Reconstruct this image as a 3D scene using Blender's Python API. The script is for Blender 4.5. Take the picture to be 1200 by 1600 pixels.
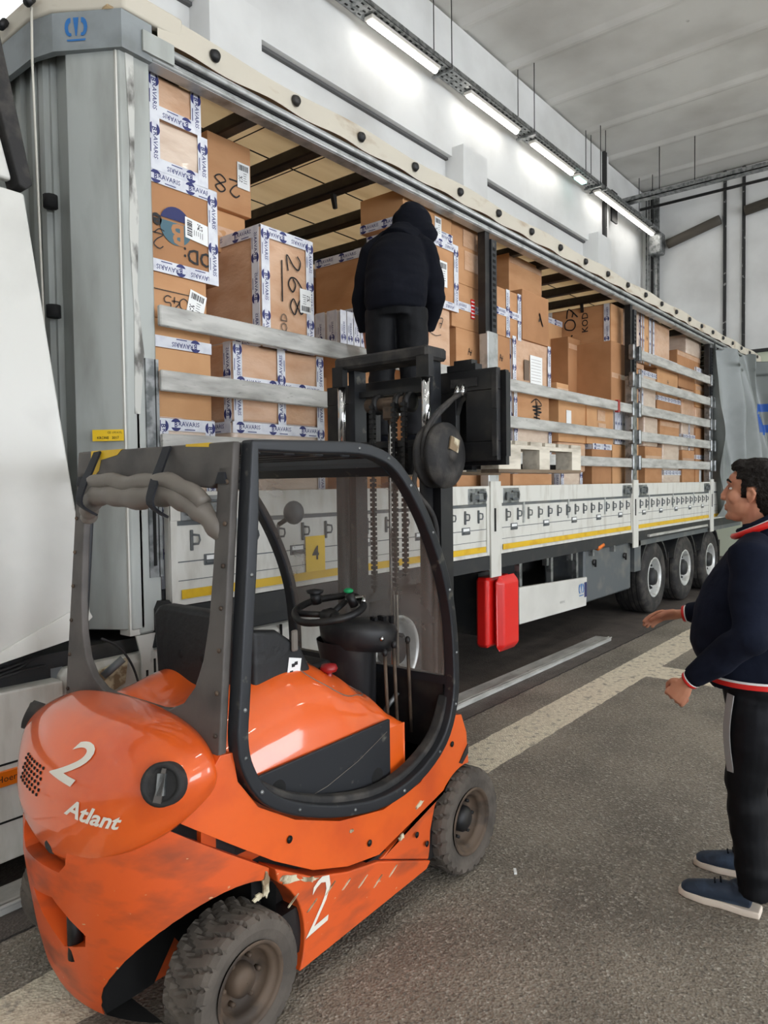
import bpy, bmesh, math, random
from mathutils import Vector, Matrix, noise
R = math.radians; PI = math.pi
for o in list(bpy.data.objects): bpy.data.objects.remove(o)
S = bpy.context.scene; C = S.collection
random.seed(7)

# ---------------------------------------------------------------- camera
CP = Vector((-1.963, -3.226, 1.735)); YAW, PIT, ROL, FPX = .6783, .0376, -.0131, 1142.
fw = Vector((math.cos(YAW)*math.cos(PIT), math.sin(YAW)*math.cos(PIT), -math.sin(PIT)))
rt = fw.cross(Vector((0, 0, 1))).normalized(); up = rt.cross(fw)
rt, up = rt*math.cos(ROL)+up*math.sin(ROL), -rt*math.sin(ROL)+up*math.cos(ROL)
cd = bpy.data.cameras.new('camera'); cam = bpy.data.objects.new('camera', cd); C.objects.link(cam)
m = Matrix((rt, up, -fw)).transposed().to_4x4(); m.translation = CP; cam.matrix_world = m
cd.sensor_fit = 'VERTICAL'; cd.sensor_height = 32; cd.lens = FPX/1600*32; cd.clip_start = .05; cd.clip_end = 200
S.camera = cam
# ---------------------------------------------------------------- light, exposure
w = bpy.data.worlds.new('world'); S.world = w; w.use_nodes = True
w.node_tree.nodes['Background'].inputs[0].default_value = (.9, .9, .88, 1)
w.node_tree.nodes['Background'].inputs[1].default_value = .3
S.view_settings.view_transform = 'Standard'; S.view_settings.look = 'None'
S.view_settings.exposure = 0.0; S.view_settings.gamma = 1; S.view_settings.use_curve_mapping = False
LED_FILL = 66.0          # strength of the unseen battens added behind the camera as fill
DOOR_FILL = 11.0         # glow of the assumed dock doors, unseen and added as fill behind the camera

# ---------------------------------------------------------------- materials
def lin(c):
    return tuple(((v/255)/12.92 if v/255 <= .04045 else ((v/255+.055)/1.055)**2.4) for v in c)
MT = {}
def mat(name, rgb, rough=.5, metal=0, spots=None, scale=6, lo=.45, hi=.6, bump=0, bscale=40, coat=0, stretch=None, amt=1, emit=0, alpha=1, trans=0, detail=6, spots2=None, s2=(30, .62, .66), sheen=0, spec=.5):
    m = bpy.data.materials.new(name); m.use_nodes = True; n = m.node_tree.nodes; l = m.node_tree.links
    b = n['Principled BSDF']; col = lin(rgb)+(1,)
    b.inputs['Base Color'].default_value = col; b.inputs['Roughness'].default_value = rough; b.inputs['Metallic'].default_value = metal
    if coat: b.inputs['Coat Weight'].default_value = coat; b.inputs['Coat Roughness'].default_value = .05
    if spec != .5: b.inputs['Specular IOR Level'].default_value = spec
    if sheen: b.inputs['Sheen Weight'].default_value = sheen
    if emit: b.inputs['Emission Color'].default_value = col; b.inputs['Emission Strength'].default_value = emit
    if alpha < 1: b.inputs['Alpha'].default_value = alpha
    if trans: b.inputs['Transmission Weight'].default_value = trans
    tc = n.new('ShaderNodeTexCoord'); mp = n.new('ShaderNodeMapping'); l.new(tc.outputs['Object'], mp.inputs[0])
    if stretch: mp.inputs['Scale'].default_value = stretch
    last = None
    def layer(prev, c2, sc, lo, hi, amt, src):
        t = n.new('ShaderNodeTexNoise'); t.inputs['Scale'].default_value = sc; t.inputs['Detail'].default_value = detail; l.new(src, t.inputs['Vector'])
        r = n.new('ShaderNodeMapRange'); r.inputs[1].default_value = lo; r.inputs[2].default_value = hi; r.inputs[4].default_value = amt; l.new(t.outputs[0], r.inputs[0])
        x = n.new('ShaderNodeMix'); x.data_type = 'RGBA'; l.new(r.outputs[0], x.inputs[0])
        if prev is None: x.inputs[6].default_value = col
        else: l.new(prev, x.inputs[6])
        x.inputs[7].default_value = lin(c2)+(1,); return x.outputs[2]
    if spots: last = layer(last, spots, scale, lo, hi, amt, mp.outputs[0])
    if spots2: last = layer(last, spots2, s2[0], s2[1], s2[2], 1, mp.outputs[0])
    if last: l.new(last, b.inputs['Base Color'])
    if bump:
        t = n.new('ShaderNodeTexNoise'); t.inputs['Scale'].default_value = bscale; t.inputs['Detail'].default_value = 4; l.new(mp.outputs[0], t.inputs['Vector'])
        bp = n.new('ShaderNodeBump'); bp.inputs['Strength'].default_value = bump; bp.inputs['Distance'].default_value = .02; l.new(t.outputs[0], bp.inputs['Height']); l.new(bp.outputs[0], b.inputs['Normal'])
    MT[name] = m; return m
mat('wall', (226, 227, 226), .8, spots=(202, 202, 200), scale=.8, lo=.45, hi=.75, bump=.05, bscale=8)
mat('ceiling', (218, 216, 211), .85, spots=(192, 189, 183), scale=.7, lo=.4, hi=.7, spots2=(120, 116, 110), s2=(3, .72, .8))
mat('joint', (50, 50, 50), .9, spots=(150, 150, 148), scale=9, lo=.62, hi=.66)
mat('shadow_gap', (96, 96, 96), .9)
mat('galv', (150, 152, 152), .42, .75, spots=(105, 108, 108), scale=14, lo=.45, hi=.6)
mat('slat', (190, 189, 184), .55, .15, spots=(142, 140, 135), scale=3, lo=.4, hi=.75, stretch=(1.2, 3, 6), spots2=(104, 102, 98), s2=(9, .62, .8), detail=7)
mat('alu', (182, 184, 183), .42, .45, spots=(130, 132, 130), scale=7, lo=.5, hi=.68)
mat('white_paint', (208, 207, 200), .45, spots=(176, 172, 162), scale=5, lo=.5, hi=.8, stretch=(2.2, 2, .6), spots2=(140, 116, 90), s2=(13, .76, .8), detail=9)
mat('white_clean', (208, 207, 201), .32, spots=(192, 191, 185), scale=2, lo=.45, hi=.7, coat=.3)
mat('grey_panel', (168, 172, 168), .5, spots=(138, 140, 134), scale=2.6, lo=.46, hi=.72, stretch=(2, 2, .5), spots2=(110, 84, 60), s2=(9, .74, .78))
mat('grey_band', (136, 142, 144), .5, spots=(110, 114, 114), scale=3, lo=.5, hi=.7)
mat('cream', (196, 189, 174), .6, spots=(150, 128, 100), scale=3, lo=.56, hi=.72, stretch=(1, 1, 2.5))
mat('chalk', (192, 192, 186), .6, spots=(96, 94, 90), scale=7, lo=.52, hi=.66, stretch=(2, 2, .8))
mat('tarp_in', (238, 222, 196), .7, spots=(222, 203, 174), scale=2, lo=.45, hi=.7, stretch=(.4, 3, 1))
_m = MT['tarp_in']; _n = _m.node_tree.nodes; _l = _m.node_tree.links; _t = _n.new('ShaderNodeBsdfTranslucent'); _x = _n.new('ShaderNodeMixShader'); _x.inputs[0].default_value = .85
_l.new(_n['Principled BSDF'].inputs['Base Color'].links[0].from_socket, _t.inputs[0]); _l.new(_n['Principled BSDF'].outputs[0], _x.inputs[1]); _l.new(_t.outputs[0], _x.inputs[2]); _l.new(_x.outputs[0], _n['Material Output'].inputs[0])
mat('tarp_out', (200, 196, 184), .6)
mat('curtain', (128, 133, 131), .38, spots=(108, 113, 112), scale=1.6, lo=.45, hi=.7, bump=.15, bscale=6)
mat('curtain_back', (96, 100, 98), .6)
mat('blue', (28, 78, 156), .5)
mat('logo_blue', (36, 104, 168), .5)
mat('navy', (34, 40, 92), .6)
mat('teal', (74, 104, 116), .7)
mat('plate_green', (20, 150, 90), .5)
mat('black_metal', (20, 20, 22), .5, .1, spots=(44, 41, 38), scale=9, lo=.5, hi=.7)
mat('frame_dark', (36, 38, 42), .45, .2, spots=(84, 82, 76), scale=17, lo=.64, hi=.7)
mat('chassis', (34, 36, 38), .6, spots=(54, 52, 48), scale=6, lo=.5, hi=.7)
mat('chassis_grey', (84, 89, 92), .5, spots=(108, 108, 104), scale=5, lo=.5, hi=.7, spots2=(150, 116, 84), s2=(12, .74, .78))
mat('rubber', (34, 33, 33), .75, spots=(66, 62, 58), scale=10, lo=.45, hi=.65, bump=.15)
mat('tyre', (72, 66, 60), .85, spots=(96, 88, 80), scale=7, lo=.4, hi=.65, bump=.2)
mat('rim', (92, 76, 62), .65, .2, spots=(58, 48, 40), scale=8, lo=.45, hi=.6)
mat('rim_bright', (214, 216, 214), .35, .5, spots=(160, 158, 150), scale=7, lo=.5, hi=.7)
mat('orange', (228, 94, 22), .38, coat=1, spots=(190, 66, 22), scale=3, lo=.5, hi=.8, spots2=(214, 180, 150), s2=(16, .745, .755))
mat('orange_worn', (214, 86, 28), .5, coat=.2, spots=(136, 66, 40), scale=6, lo=.48, hi=.78, stretch=(.8, 1, 2.0), spots2=(208, 176, 140), s2=(26, .71, .73), detail=9)
mat('putty', (206, 196, 168), .7, spots=(130, 110, 84), scale=14, lo=.48, hi=.58)
mat('white_decal', (226, 220, 206), .5)
mat('vinyl', (86, 81, 77), .55, spots=(64, 60, 58), scale=5, lo=.45, hi=.65, bump=.25, bscale=7)
mat('vinyl_light', (112, 105, 97), .5, bump=.3, bscale=9)
mat('strap', (26, 28, 34), .7)
mat('yellow', (216, 176, 30), .5, spots=(196, 150, 20), scale=8, lo=.5, hi=.7)
mat('plate_yellow', (236, 196, 40), .5)
mat('red', (222, 32, 28), .35, coat=.3)
mat('dark_red', (150, 20, 24), .4, coat=.2)
mat('amber', (220, 110, 20), .3)
mat('chrome', (215, 215, 215), .12, 1)
mat('hole', (10, 10, 10), .9)
mat('dark_plastic', (30, 30, 32), .5, spots=(56, 54, 52), scale=11, lo=.5, hi=.7)
mat('seat_black', (18, 19, 21), .55, bump=.15, bscale=30)
mat('floor_mat', (70, 68, 64), .85, bump=.6, bscale=50)
mat('card', (190, 142, 100), .72, spots=(172, 122, 80), scale=3, lo=.4, hi=.75, stretch=(1, 1, 3))
mat('card2', (202, 154, 108), .7, spots=(184, 136, 92), scale=3, lo=.4, hi=.75)
mat('card3', (172, 124, 84), .74, spots=(152, 106, 68), scale=3, lo=.4, hi=.75)
mat('card_film', (208, 170, 140), .34, spots=(190, 146, 112), scale=4, lo=.42, hi=.7, bump=.5, bscale=9, stretch=(1, 1, 2.2), coat=.4)
mat('card_pale', (214, 194, 176), .36, spots=(196, 172, 152), scale=4, lo=.42, hi=.7, bump=.6, bscale=8, stretch=(1, 1, 3), coat=.4)
mat('tape', (216, 218, 224), .4, spots=(190, 192, 204), scale=14, lo=.45, hi=.7)
mat('print', (40, 46, 104), .6)
mat('label', (232, 233, 232), .6)
mat('ink', (22, 22, 26), .6)
mat('ink_grey', (110, 92, 78), .7)
mat('bundle', (190, 176, 166), .4, bump=.3, bscale=12)
mat('wood', (214, 206, 190), .8, spots=(150, 140, 124), scale=4, lo=.45, hi=.7, stretch=(.7, 4, 4))
mat('wood_dark', (120, 102, 82), .8, spots=(84, 70, 56), scale=4, lo=.45, hi=.7, stretch=(.7, 4, 4))
mat('skin', (206, 146, 116), .5, spots=(190, 122, 96), scale=9, lo=.4, hi=.7)
mat('hair', (34, 30, 28), .7, bump=1, bscale=70, spots=(52, 49, 47), scale=30, lo=.55, hi=.75, spec=.15)
mat('navy_cloth', (24, 29, 44), .95, spots=(18, 22, 35), scale=6, lo=.4, hi=.65, bump=.5, bscale=9, spec=.15)
mat('black_cloth', (13, 15, 23), .95, spots=(20, 22, 30), scale=5, lo=.45, hi=.7, bump=.5, bscale=8, spec=.15)
mat('trouser', (16, 17, 20), .6, spots=(27, 28, 33), scale=4, lo=.5, hi=.7, bump=.5, bscale=6, stretch=(1, 1, .5), spec=.15)
mat('shoe_blue', (34, 48, 66), .6, spots=(58, 76, 98), scale=7, lo=.5, hi=.6)
mat('sole', (222, 208, 192), .6)
mat('stripe_grey', (150, 150, 148), .6)
mat('cable', (44, 44, 46), .5)
mat('led', (255, 252, 246), .4, emit=LED_FILL)
mat('led_wall', (255, 250, 242), .4, emit=10)
mat('led_small', (170, 230, 220), .4, emit=3)
mat('led_body', (216, 212, 204), .5)
mat('pipe_lag', (84, 78, 70), .8, bump=.6, bscale=12)
mat('door_green', (206, 212, 190), .6)
mat('day', (232, 238, 246), .5, emit=DOOR_FILL)
mat('win_glow', (240, 246, 252), .5, emit=1.6)
g = mat('screen', (150, 140, 132), .35); n = g.node_tree.nodes; l = g.node_tree.links
out = n['Material Output']; b = n['Principled BSDF']; tb = n.new('ShaderNodeBsdfTransparent'); mx = n.new('ShaderNodeMixShader')
tn = n.new('ShaderNodeTexNoise'); tn.inputs['Scale'].default_value = 2.5; tn.inputs['Detail'].default_value = 8
mr = n.new('ShaderNodeMapRange'); mr.inputs[1].default_value = .3; mr.inputs[2].default_value = .75; mr.inputs[3].default_value = .42; mr.inputs[4].default_value = .56
l.new(tn.outputs[0], mr.inputs[0]); l.new(mr.outputs[0], mx.inputs[0]); l.new(tb.outputs[0], mx.inputs[1]); l.new(b.outputs[0], mx.inputs[2]); l.new(mx.outputs[0], out.inputs[0])

def floor_material():
    m = bpy.data.materials.new('floor'); m.use_nodes = True; n = m.node_tree.nodes; l = m.node_tree.links; b = n['Principled BSDF']
    tc = n.new('ShaderNodeTexCoord'); sp = n.new('ShaderNodeSeparateXYZ'); l.new(tc.outputs['Object'], sp.inputs[0])
    def M(op, a, bb=None, c=None):
        x = n.new('ShaderNodeMath'); x.operation = op
        for i, v in enumerate((a, bb, c)):
            if v is None: continue
            if isinstance(v, (int, float)): x.inputs[i].default_value = v
            else: l.new(v, x.inputs[i])
        return x.outputs[0]
    def N(sc, det=5, vec=None):
        t = n.new('ShaderNodeTexNoise'); t.inputs['Scale'].default_value = sc; t.inputs['Detail'].default_value = det; l.new(vec or tc.outputs['Object'], t.inputs[0]); return t.outputs[0]
    def MR(v, a, b2, c=0, d=1):
        r = n.new('ShaderNodeMapRange'); l.new(v, r.inputs[0])
        for i, q in zip((1, 2, 3, 4), (a, b2, c, d)): r.inputs[i].default_value = q
        return r.outputs[0]
    def MX(f, a, c):
        x = n.new('ShaderNodeMix'); x.data_type = 'RGBA'; l.new(f, x.inputs[0])
        for i, q in ((6, a), (7, c)):
            if isinstance(q, tuple): x.inputs[i].default_value = lin(q)+(1,)
            else: l.new(q, x.inputs[i])
        return x.outputs[2]
    X, Y = sp.outputs[0], sp.outputs[1]
    vo = n.new('ShaderNodeTexVoronoi'); vo.inputs['Scale'].default_value = 95; l.new(tc.outputs['Object'], vo.inputs[0])
    base = MX(MR(N(1.3, 6), .35, .65), (140, 131, 118), (106, 99, 89))
    base = MX(MR(vo.outputs['Color'], .62, .9, 0, .55), base, (190, 184, 172))
    base = MX(MR(N(60, 3), .52, .66, 0, .6), base, (66, 62, 58))
    wob = M('MULTIPLY', M('SUBTRACT', N(9, 3), .5), .03)
    Yw = M('ADD', Y, wob); Xw = M('ADD', X, wob)
    # darker resurfaced lane by the lorry
    dark = MX(MR(N(4, 6), .3, .7), (98, 90, 84), (70, 64, 60))
    dark = MX(MR(vo.outputs['Color'], .7, .95, 0, .3), dark, (140, 134, 126))
    lane = M('GREATER_THAN', Yw, -.34)
    base = MX(lane, base, dark)
    edge = M('MULTIPLY', M('GREATER_THAN', Yw, -.352), M('LESS_THAN', Yw, -.335)); base = MX(edge, base, (40, 36, 34))
    l1 = M('MULTIPLY', M('GREATER_THAN', Yw, -.985), M('LESS_THAN', Yw, -.665))
    l2 = M('MULTIPLY', M('MULTIPLY', M('GREATER_THAN', Xw, 4.5), M('LESS_THAN', Xw, 4.93)), M('LESS_THAN', Yw, -.9))
    ln = M('MAXIMUM', l1, l2); ln = M('MULTIPLY', ln, MR(N(16, 6), .34, .44, .25, 1))
    base = MX(ln, base, MX(MR(N(30, 4), .35, .65), (228, 218, 196), (202, 190, 168)))
    l.new(base, b.inputs['Base Color']); b.inputs['Roughness'].default_value = .62
    bp = n.new('ShaderNodeBump'); bp.inputs['Strength'].default_value = .4; bp.inputs['Distance'].default_value = .01
    l.new(vo.outputs['Distance'], bp.inputs['Height']); l.new(bp.outputs[0], b.inputs['Normal'])
    MT['floor'] = m
floor_material()

# ---------------------------------------------------------------- helpers
LOC = {}
def empty(name, loc, label, cat, group=None):
    o = bpy.data.objects.new(name, None); o.empty_display_size = .1; C.objects.link(o); o.location = loc
    o['label'] = label; o['category'] = cat
    if group: o['group'] = group
    LOC[o.name] = Vector(loc); return o
def tag(o, label, cat, group=None):
    o['label'] = label; o['category'] = cat
    if group: o['group'] = group
    return o
TXT = {}
def text_polys(s, size=1., res=2, shear=0, bold=0):
    k = (s, res, shear, bold)
    if k not in TXT:
        cu = bpy.data.curves.new('t', 'FONT'); cu.body = s; cu.size = 1; cu.resolution_u = res; cu.shear = shear; cu.offset = bold
        cu.align_x = 'CENTER'; cu.align_y = 'CENTER'
        ob = bpy.data.objects.new('t', cu); C.objects.link(ob); bpy.context.view_layer.update()
        me = bpy.data.meshes.new_from_object(ob.evaluated_get(bpy.context.evaluated_depsgraph_get()))
        TXT[k] = ([tuple(v.co) for v in me.vertices], [tuple(p.vertices) for p in me.polygons])
        bpy.data.objects.remove(ob); bpy.data.curves.remove(cu); bpy.data.meshes.remove(me)
    v, f = TXT[k]
    return [(a[0]*size, a[1]*size) for a in v], f

class MB:
    def __init__(s): s.v = []; s.f = []; s.m = []; s.sm = []; s.mi = 0
    def add(s, vs, fs, smooth=False):
        k = len(s.v); s.v += [Vector(a) for a in vs]
        for f in fs: s.f.append(tuple(i+k for i in f)); s.m.append(s.mi); s.sm.append(smooth)
        return s
    def box(s, x0, x1, y0, y1, z0, z1, M=None, ch=0):
        if ch:
            c = ch; pts = []
            for z, ins in ((z0, c), (z0+c, 0), (z1-c, 0), (z1, c)):
                a, b, d, e = x0+ins, x1-ins, y0+ins, y1-ins
                pts += [(a+c*(ins == 0), d, z), (b-c*(ins == 0), d, z), (b, d+c*(ins == 0), z), (b, e-c*(ins == 0), z), (b-c*(ins == 0), e, z), (a+c*(ins == 0), e, z), (a, e-c*(ins == 0), z), (a, d+c*(ins == 0), z)]
            fs = []
            for r in range(3):
                for i in range(8): fs.append((r*8+i, r*8+(i+1) % 8, r*8+8+(i+1) % 8, r*8+8+i))
            fs.append(tuple(range(7, -1, -1))); fs.append(tuple(range(24, 32)))
            vs = pts
        else:
            vs = [(x, y, z) for z in (z0, z1) for (x, y) in ((x0, y0), (x1, y0), (x1, y1), (x0, y1))]
            fs = [(3, 2, 1, 0), (4, 5, 6, 7), (0, 1, 5, 4), (1, 2, 6, 5), (2, 3, 7, 6), (3, 0, 4, 7)]
        if M: vs = [M @ Vector(v) for v in vs]
        return s.add(vs, fs)
    def tube(s, path, r, n=8, caps=True, smooth=True, flat=None, closed=False):
        P = [Vector(p) for p in path]; rings = []; N = len(P)
        rr = r if isinstance(r, (list, tuple)) else [r]*N
        ref = None; vs = []
        for i in range(N):
            if closed: t = (P[(i+1) % N]-P[i-1]).normalized()
            else: t = (P[min(i+1, N-1)]-P[max(i-1, 0)]).normalized()
            if ref is None:
                ref = Vector((0, 0, 1)) if abs(t.z) < .9 else Vector((0, 1, 0))
                if flat: ref = Vector(flat)
            a = (ref-t*ref.dot(t)).normalized(); b = t.cross(a)
            if not flat: ref = a
            for k in range(n):
                th = 2*PI*k/n
                ra, rb = (rr[i] if not isinstance(rr[i], tuple) else rr[i][0]), (rr[i] if not isinstance(rr[i], tuple) else rr[i][1])
                vs.append(P[i]+a*(ra*math.cos(th))+b*(rb*math.sin(th)))
        fs = []
        for i in range(N if closed else N-1):
            j = (i+1) % N
            for k in range(n): fs.append((i*n+k, i*n+(k+1) % n, j*n+(k+1) % n, j*n+k))
        if caps and not closed: fs.append(tuple(range(n-1, -1, -1))); fs.append(tuple((N-1)*n+k for k in range(n)))
        return s.add(vs, fs, smooth)
    def bar(s, path, wa, wb, flat, closed=False):
        """rectangular section bar following a path, wa along flat, wb across"""
        P = [Vector(p) for p in path]; N = len(P); vs = []; fl = Vector(flat).normalized()
        for i in range(N):
            t = ((P[(i+1) % N]-P[i-1]) if closed else (P[min(i+1, N-1)]-P[max(i-1, 0)])).normalized()
            a = (fl-t*fl.dot(t)).normalized(); b = t.cross(a)
            for (p, q) in ((1, 1), (1, -1), (-1, -1), (-1, 1)): vs.append(P[i]+a*wa/2*p+b*wb/2*q)
        fs = []
        for i in range(N if closed else N-1):
            j = (i+1) % N
            for k in range(4): fs.append((i*4+k, j*4+k, j*4+(k+1) % 4, i*4+(k+1) % 4))
        if not closed: fs += [(0, 1, 2, 3), ((N-1)*4+3, (N-1)*4+2, (N-1)*4+1, (N-1)*4)]
        return s.add(vs, fs)
    def lathe(s, prof, c, axis='Y', n=32, smooth=True, cap=False):
        """prof: (radius, offset along axis)"""
        vs = []; c = Vector(c)
        for r, h in prof:
            for k in range(n):
                a = 2*PI*k/n; u, v = r*math.cos(a), r*math.sin(a)
                vs.append(c+Vector({'Y': (u, h, v), 'X': (h, u, v), 'Z': (u, v, h)}[axis]))
        fs = [(i*n+k, i*n+(k+1) % n, (i+1)*n+(k+1) % n, (i+1)*n+k) for i in range(len(prof)-1) for k in range(n)]
        if cap: fs += [tuple(range(n)), tuple((len(prof)-1)*n+k for k in range(n))]
        return s.add(vs, fs, smooth)
    def prism(s, poly, axis, a, b, M=None, smooth=False):
        def P(p, h): return {'Y': (p[0], h, p[1]), 'X': (h, p[0], p[1]), 'Z': (p[0], p[1], h)}[axis]
        n = len(poly); vs = [P(p, a) for p in poly]+[P(p, b) for p in poly]
        if M: vs = [M @ Vector(v) for v in vs]
        s.add(vs, [tuple(range(n)), tuple(range(2*n-1, n-1, -1))])
        k = len(s.v)-2*n
        for i in range(n): s.f.append((k+i, k+(i+1) % n, k+n+(i+1) % n, k+n+i)); s.m.append(s.mi); s.sm.append(smooth)
        return s
    def text(s, st, o, dx, dy, size, res=2, fn=None, shear=0, bold=0, mirror=False):
        v, f = text_polys(st, size, res, shear, bold); o = Vector(o); dx = Vector(dx).normalized(); dy = Vector(dy).normalized()
        vs = [o+dx*a+dy*b for a, b in v] if not fn else [fn(a, b) for a, b in v]
        return s.add(vs, f)
    def grid(s, fn, nu, nv, smooth=True, closeu=False):
        vs = [fn(i/(nu-1) if not closeu else i/nu, j/(nv-1)) for i in range(nu) for j in range(nv)]
        fs = []
        for i in range(nu if closeu else nu-1):
            for j in range(nv-1):
                i2 = (i+1) % nu; fs.append((i*nv+j, i2*nv+j, i2*nv+j+1, i*nv+j+1))
        return s.add(vs, fs, smooth)
    def ell(s, c, r, M=None, n=16):
        vs = []; fs = []; h = n//2
        for i in range(1, h):
            th = PI*i/h
            for k in range(n): vs.append(Vector((r[0]*math.sin(th)*math.cos(2*PI*k/n), r[1]*math.sin(th)*math.sin(2*PI*k/n), r[2]*math.cos(th))))
        vs += [Vector((0, 0, r[2])), Vector((0, 0, -r[2]))]
        for i in range(h-2):
            for k in range(n): fs.append((i*n+k, (i+1)*n+k, (i+1)*n+(k+1) % n, i*n+(k+1) % n))
        t, b = len(vs)-2, len(vs)-1
        for k in range(n): fs.append((t, k, (k+1) % n)); fs.append((b, (h-2)*n+(k+1) % n, (h-2)*n+k))
        c = Vector(c); vs = [c+(M @ v if M else v) for v in vs]
        return s.add(vs, fs, True)
    def cap(s, a, b, ra, rb, n=14):
        """tapered capsule for bodies"""
        a = Vector(a); b = Vector(b); s.tube([a, b], [ra, rb], n=n)
        s.ell(a, (ra,)*3, n=n); s.ell(b, (rb,)*3, n=n); return s
    def mesh(s, name, mats, off=Vector((0, 0, 0))):
        me = bpy.data.meshes.new(name); me.from_pydata([tuple(v-off) for v in s.v], [], s.f)
        for x in (mats if isinstance(mats, (list, tuple)) else [mats]): me.materials.append(MT[x])
        me.polygons.foreach_set('material_index', s.m); me.polygons.foreach_set('use_smooth', s.sm)
        bm = bmesh.new(); bm.from_mesh(me); bmesh.ops.recalc_face_normals(bm, faces=bm.faces); bm.to_mesh(me); bm.free(); me.update(); return me
    def build(s, name, mats, parent=None, bevel=0, sub=0, seg=2, label=None, kind=None, off=None):
        root = parent
        while root is not None and root.parent is not None: root = root.parent
        offv = Vector(off) if off else (LOC.get(root.name, Vector((0, 0, 0))) if root is not None else Vector((0, 0, 0)))
        me = s.mesh(name, mats, offv); o = bpy.data.objects.new(name, me); C.objects.link(o)
        if off and root is None: o.location = offv; LOC[o.name] = offv
        if parent is not None: o.parent = parent
        if bevel:
            b = o.modifiers.new('b', 'BEVEL'); b.width = bevel; b.segments = seg; b.limit_method = 'ANGLE'; b.angle_limit = R(35)
            for p in me.polygons: p.use_smooth = True
            wn = o.modifiers.new('w', 'WEIGHTED_NORMAL')
        if sub: q = o.modifiers.new('s', 'SUBSURF'); q.levels = q.render_levels = sub
        if label: o['label'] = label
        if kind: o['kind'] = kind
        return o
def struct(name, mb, m): return mb.build(name, m, kind='structure')
def evalmesh(o):
    # evaluate one object with its cutters in a small scratch scene, which is quick
    S2 = bpy.data.scenes.new('scratch'); S2.collection.objects.link(o)
    for q in o.modifiers:
        if getattr(q, 'object', None): S2.collection.objects.link(q.object)
    vl = S2.view_layers[0]; vl.update(); me = bpy.data.meshes.new_from_object(o.evaluated_get(vl.depsgraph))
    o.modifiers.clear(); o.data = me; bpy.data.scenes.remove(S2); return o
def boolean(o, cutters, op='DIFFERENCE'):
    tmp = []
    for c in cutters:
        c.hide_render = True; tmp.append(c)
        b = o.modifiers.new('x', 'BOOLEAN'); b.operation = op; b.object = c; b.solver = 'EXACT'
    evalmesh(o)
    for c in tmp: bpy.data.objects.remove(c)
    return o
def spline(pts, n=8, closed=False):
    P = [Vector(p) for p in pts]; out = []; N = len(P)
    for i in range(N if closed else N-1):
        g = (lambda k: P[k % N]) if closed else (lambda k: P[max(0, min(N-1, k))])
        a, b, c, d = g(i-1), g(i), g(i+1), g(i+2)
        for k in range(n):
            t = k/n; out.append(.5*((2*b)+(c-a)*t+(2*a-5*b+4*c-d)*t*t+(3*b-a-3*c+d)*t**3))
    if not closed: out.append(P[-1])
    return out

# ================================================================ the hall
WY, WX, CZ = 2.9, 15.8, 8.62
b = MB().box(-16, 22, -16, 5, -.1, 0); struct('floor', b, 'floor')
# ribbed concrete ceiling: shallow folded channels running across the hall
poly = []; x = -16.0; k = 0
prof = [(-16, CZ+.6)]
while x < 22:
    prof += [(x, CZ), (x+.12, CZ+.035), (x+1.3, CZ+.035), (x+1.42, CZ)]; x += 1.48
prof += [(22, CZ), (22, CZ+.6)]
struct('ceiling', MB().prism(prof, 'Y', -16, 5), 'ceiling')
b = MB().box(-16, 13.4, WY, WY+.6, 6.62, CZ); struct('wall_back_upper', b, 'wall')
b = MB().box(-16, 22, WY+.12, WY+.7, 0, 6.62); struct('wall_back', b, 'wall')
b = MB().box(13.4, 22, WY+.12, WY+.6, 6.62, CZ); struct('wall_back_corner', b, 'wall')
b = MB().box(-16, 13.4, WY+.07, WY+.12, 6.585, 6.62); struct('trim_1', b, 'shadow_gap')  # dark strip painted as the shadow line under the upper wall
for i in range(-2, 3):
    x = 2.75+4.62*i
    if i == 2: x = 12.35
    struct('wall_pilaster_%d' % (i+3), MB().box(x, x+.68, WY-.2, WY+.14, 0, 6.75), 'wall')
struct('trim_2', MB().box(13.05, 13.17, WY-.06, WY+.13, 0, CZ), 'joint')
b = MB().box(WX, WX+.4, -16, 3.5, 4.6, CZ); struct('wall_right', b, 'wall')
b = MB().box(WX+.05, WX+.4, 3.0, -16, 0, 4.55); struct('door_1', b, 'door_green')
struct('trim_3', MB().box(WX-.02, WX+.05, -16, 1.2, 4.53, 4.6), 'joint')
for i, y in enumerate((2.75, 1.14, .75, -1.9)): struct('trim_%d' % (i+4), MB().box(WX-.05, WX+.01, y, y+.06, 4.5, CZ), 'joint')
struct('wall_left', MB().box(-16.2, -16, -16, 5, 0, CZ), 'wall')
struct('wall_front', MB().box(-16, 22, -16.2, -16, 0, CZ), 'wall')
# unseen glowing dock doors added in the front wall to light the near side
for i, x in enumerate((-13, -6, 1, 8)):
    struct('window_%d' % (i+2), MB().box(x, x+4.2, -15.98, -15.9, .1, 4.6), 'day')
struct('window_1', MB().box(.55, 1.25, WY+.04, WY+.14, 4.9, 5.9), 'win_glow')

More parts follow.
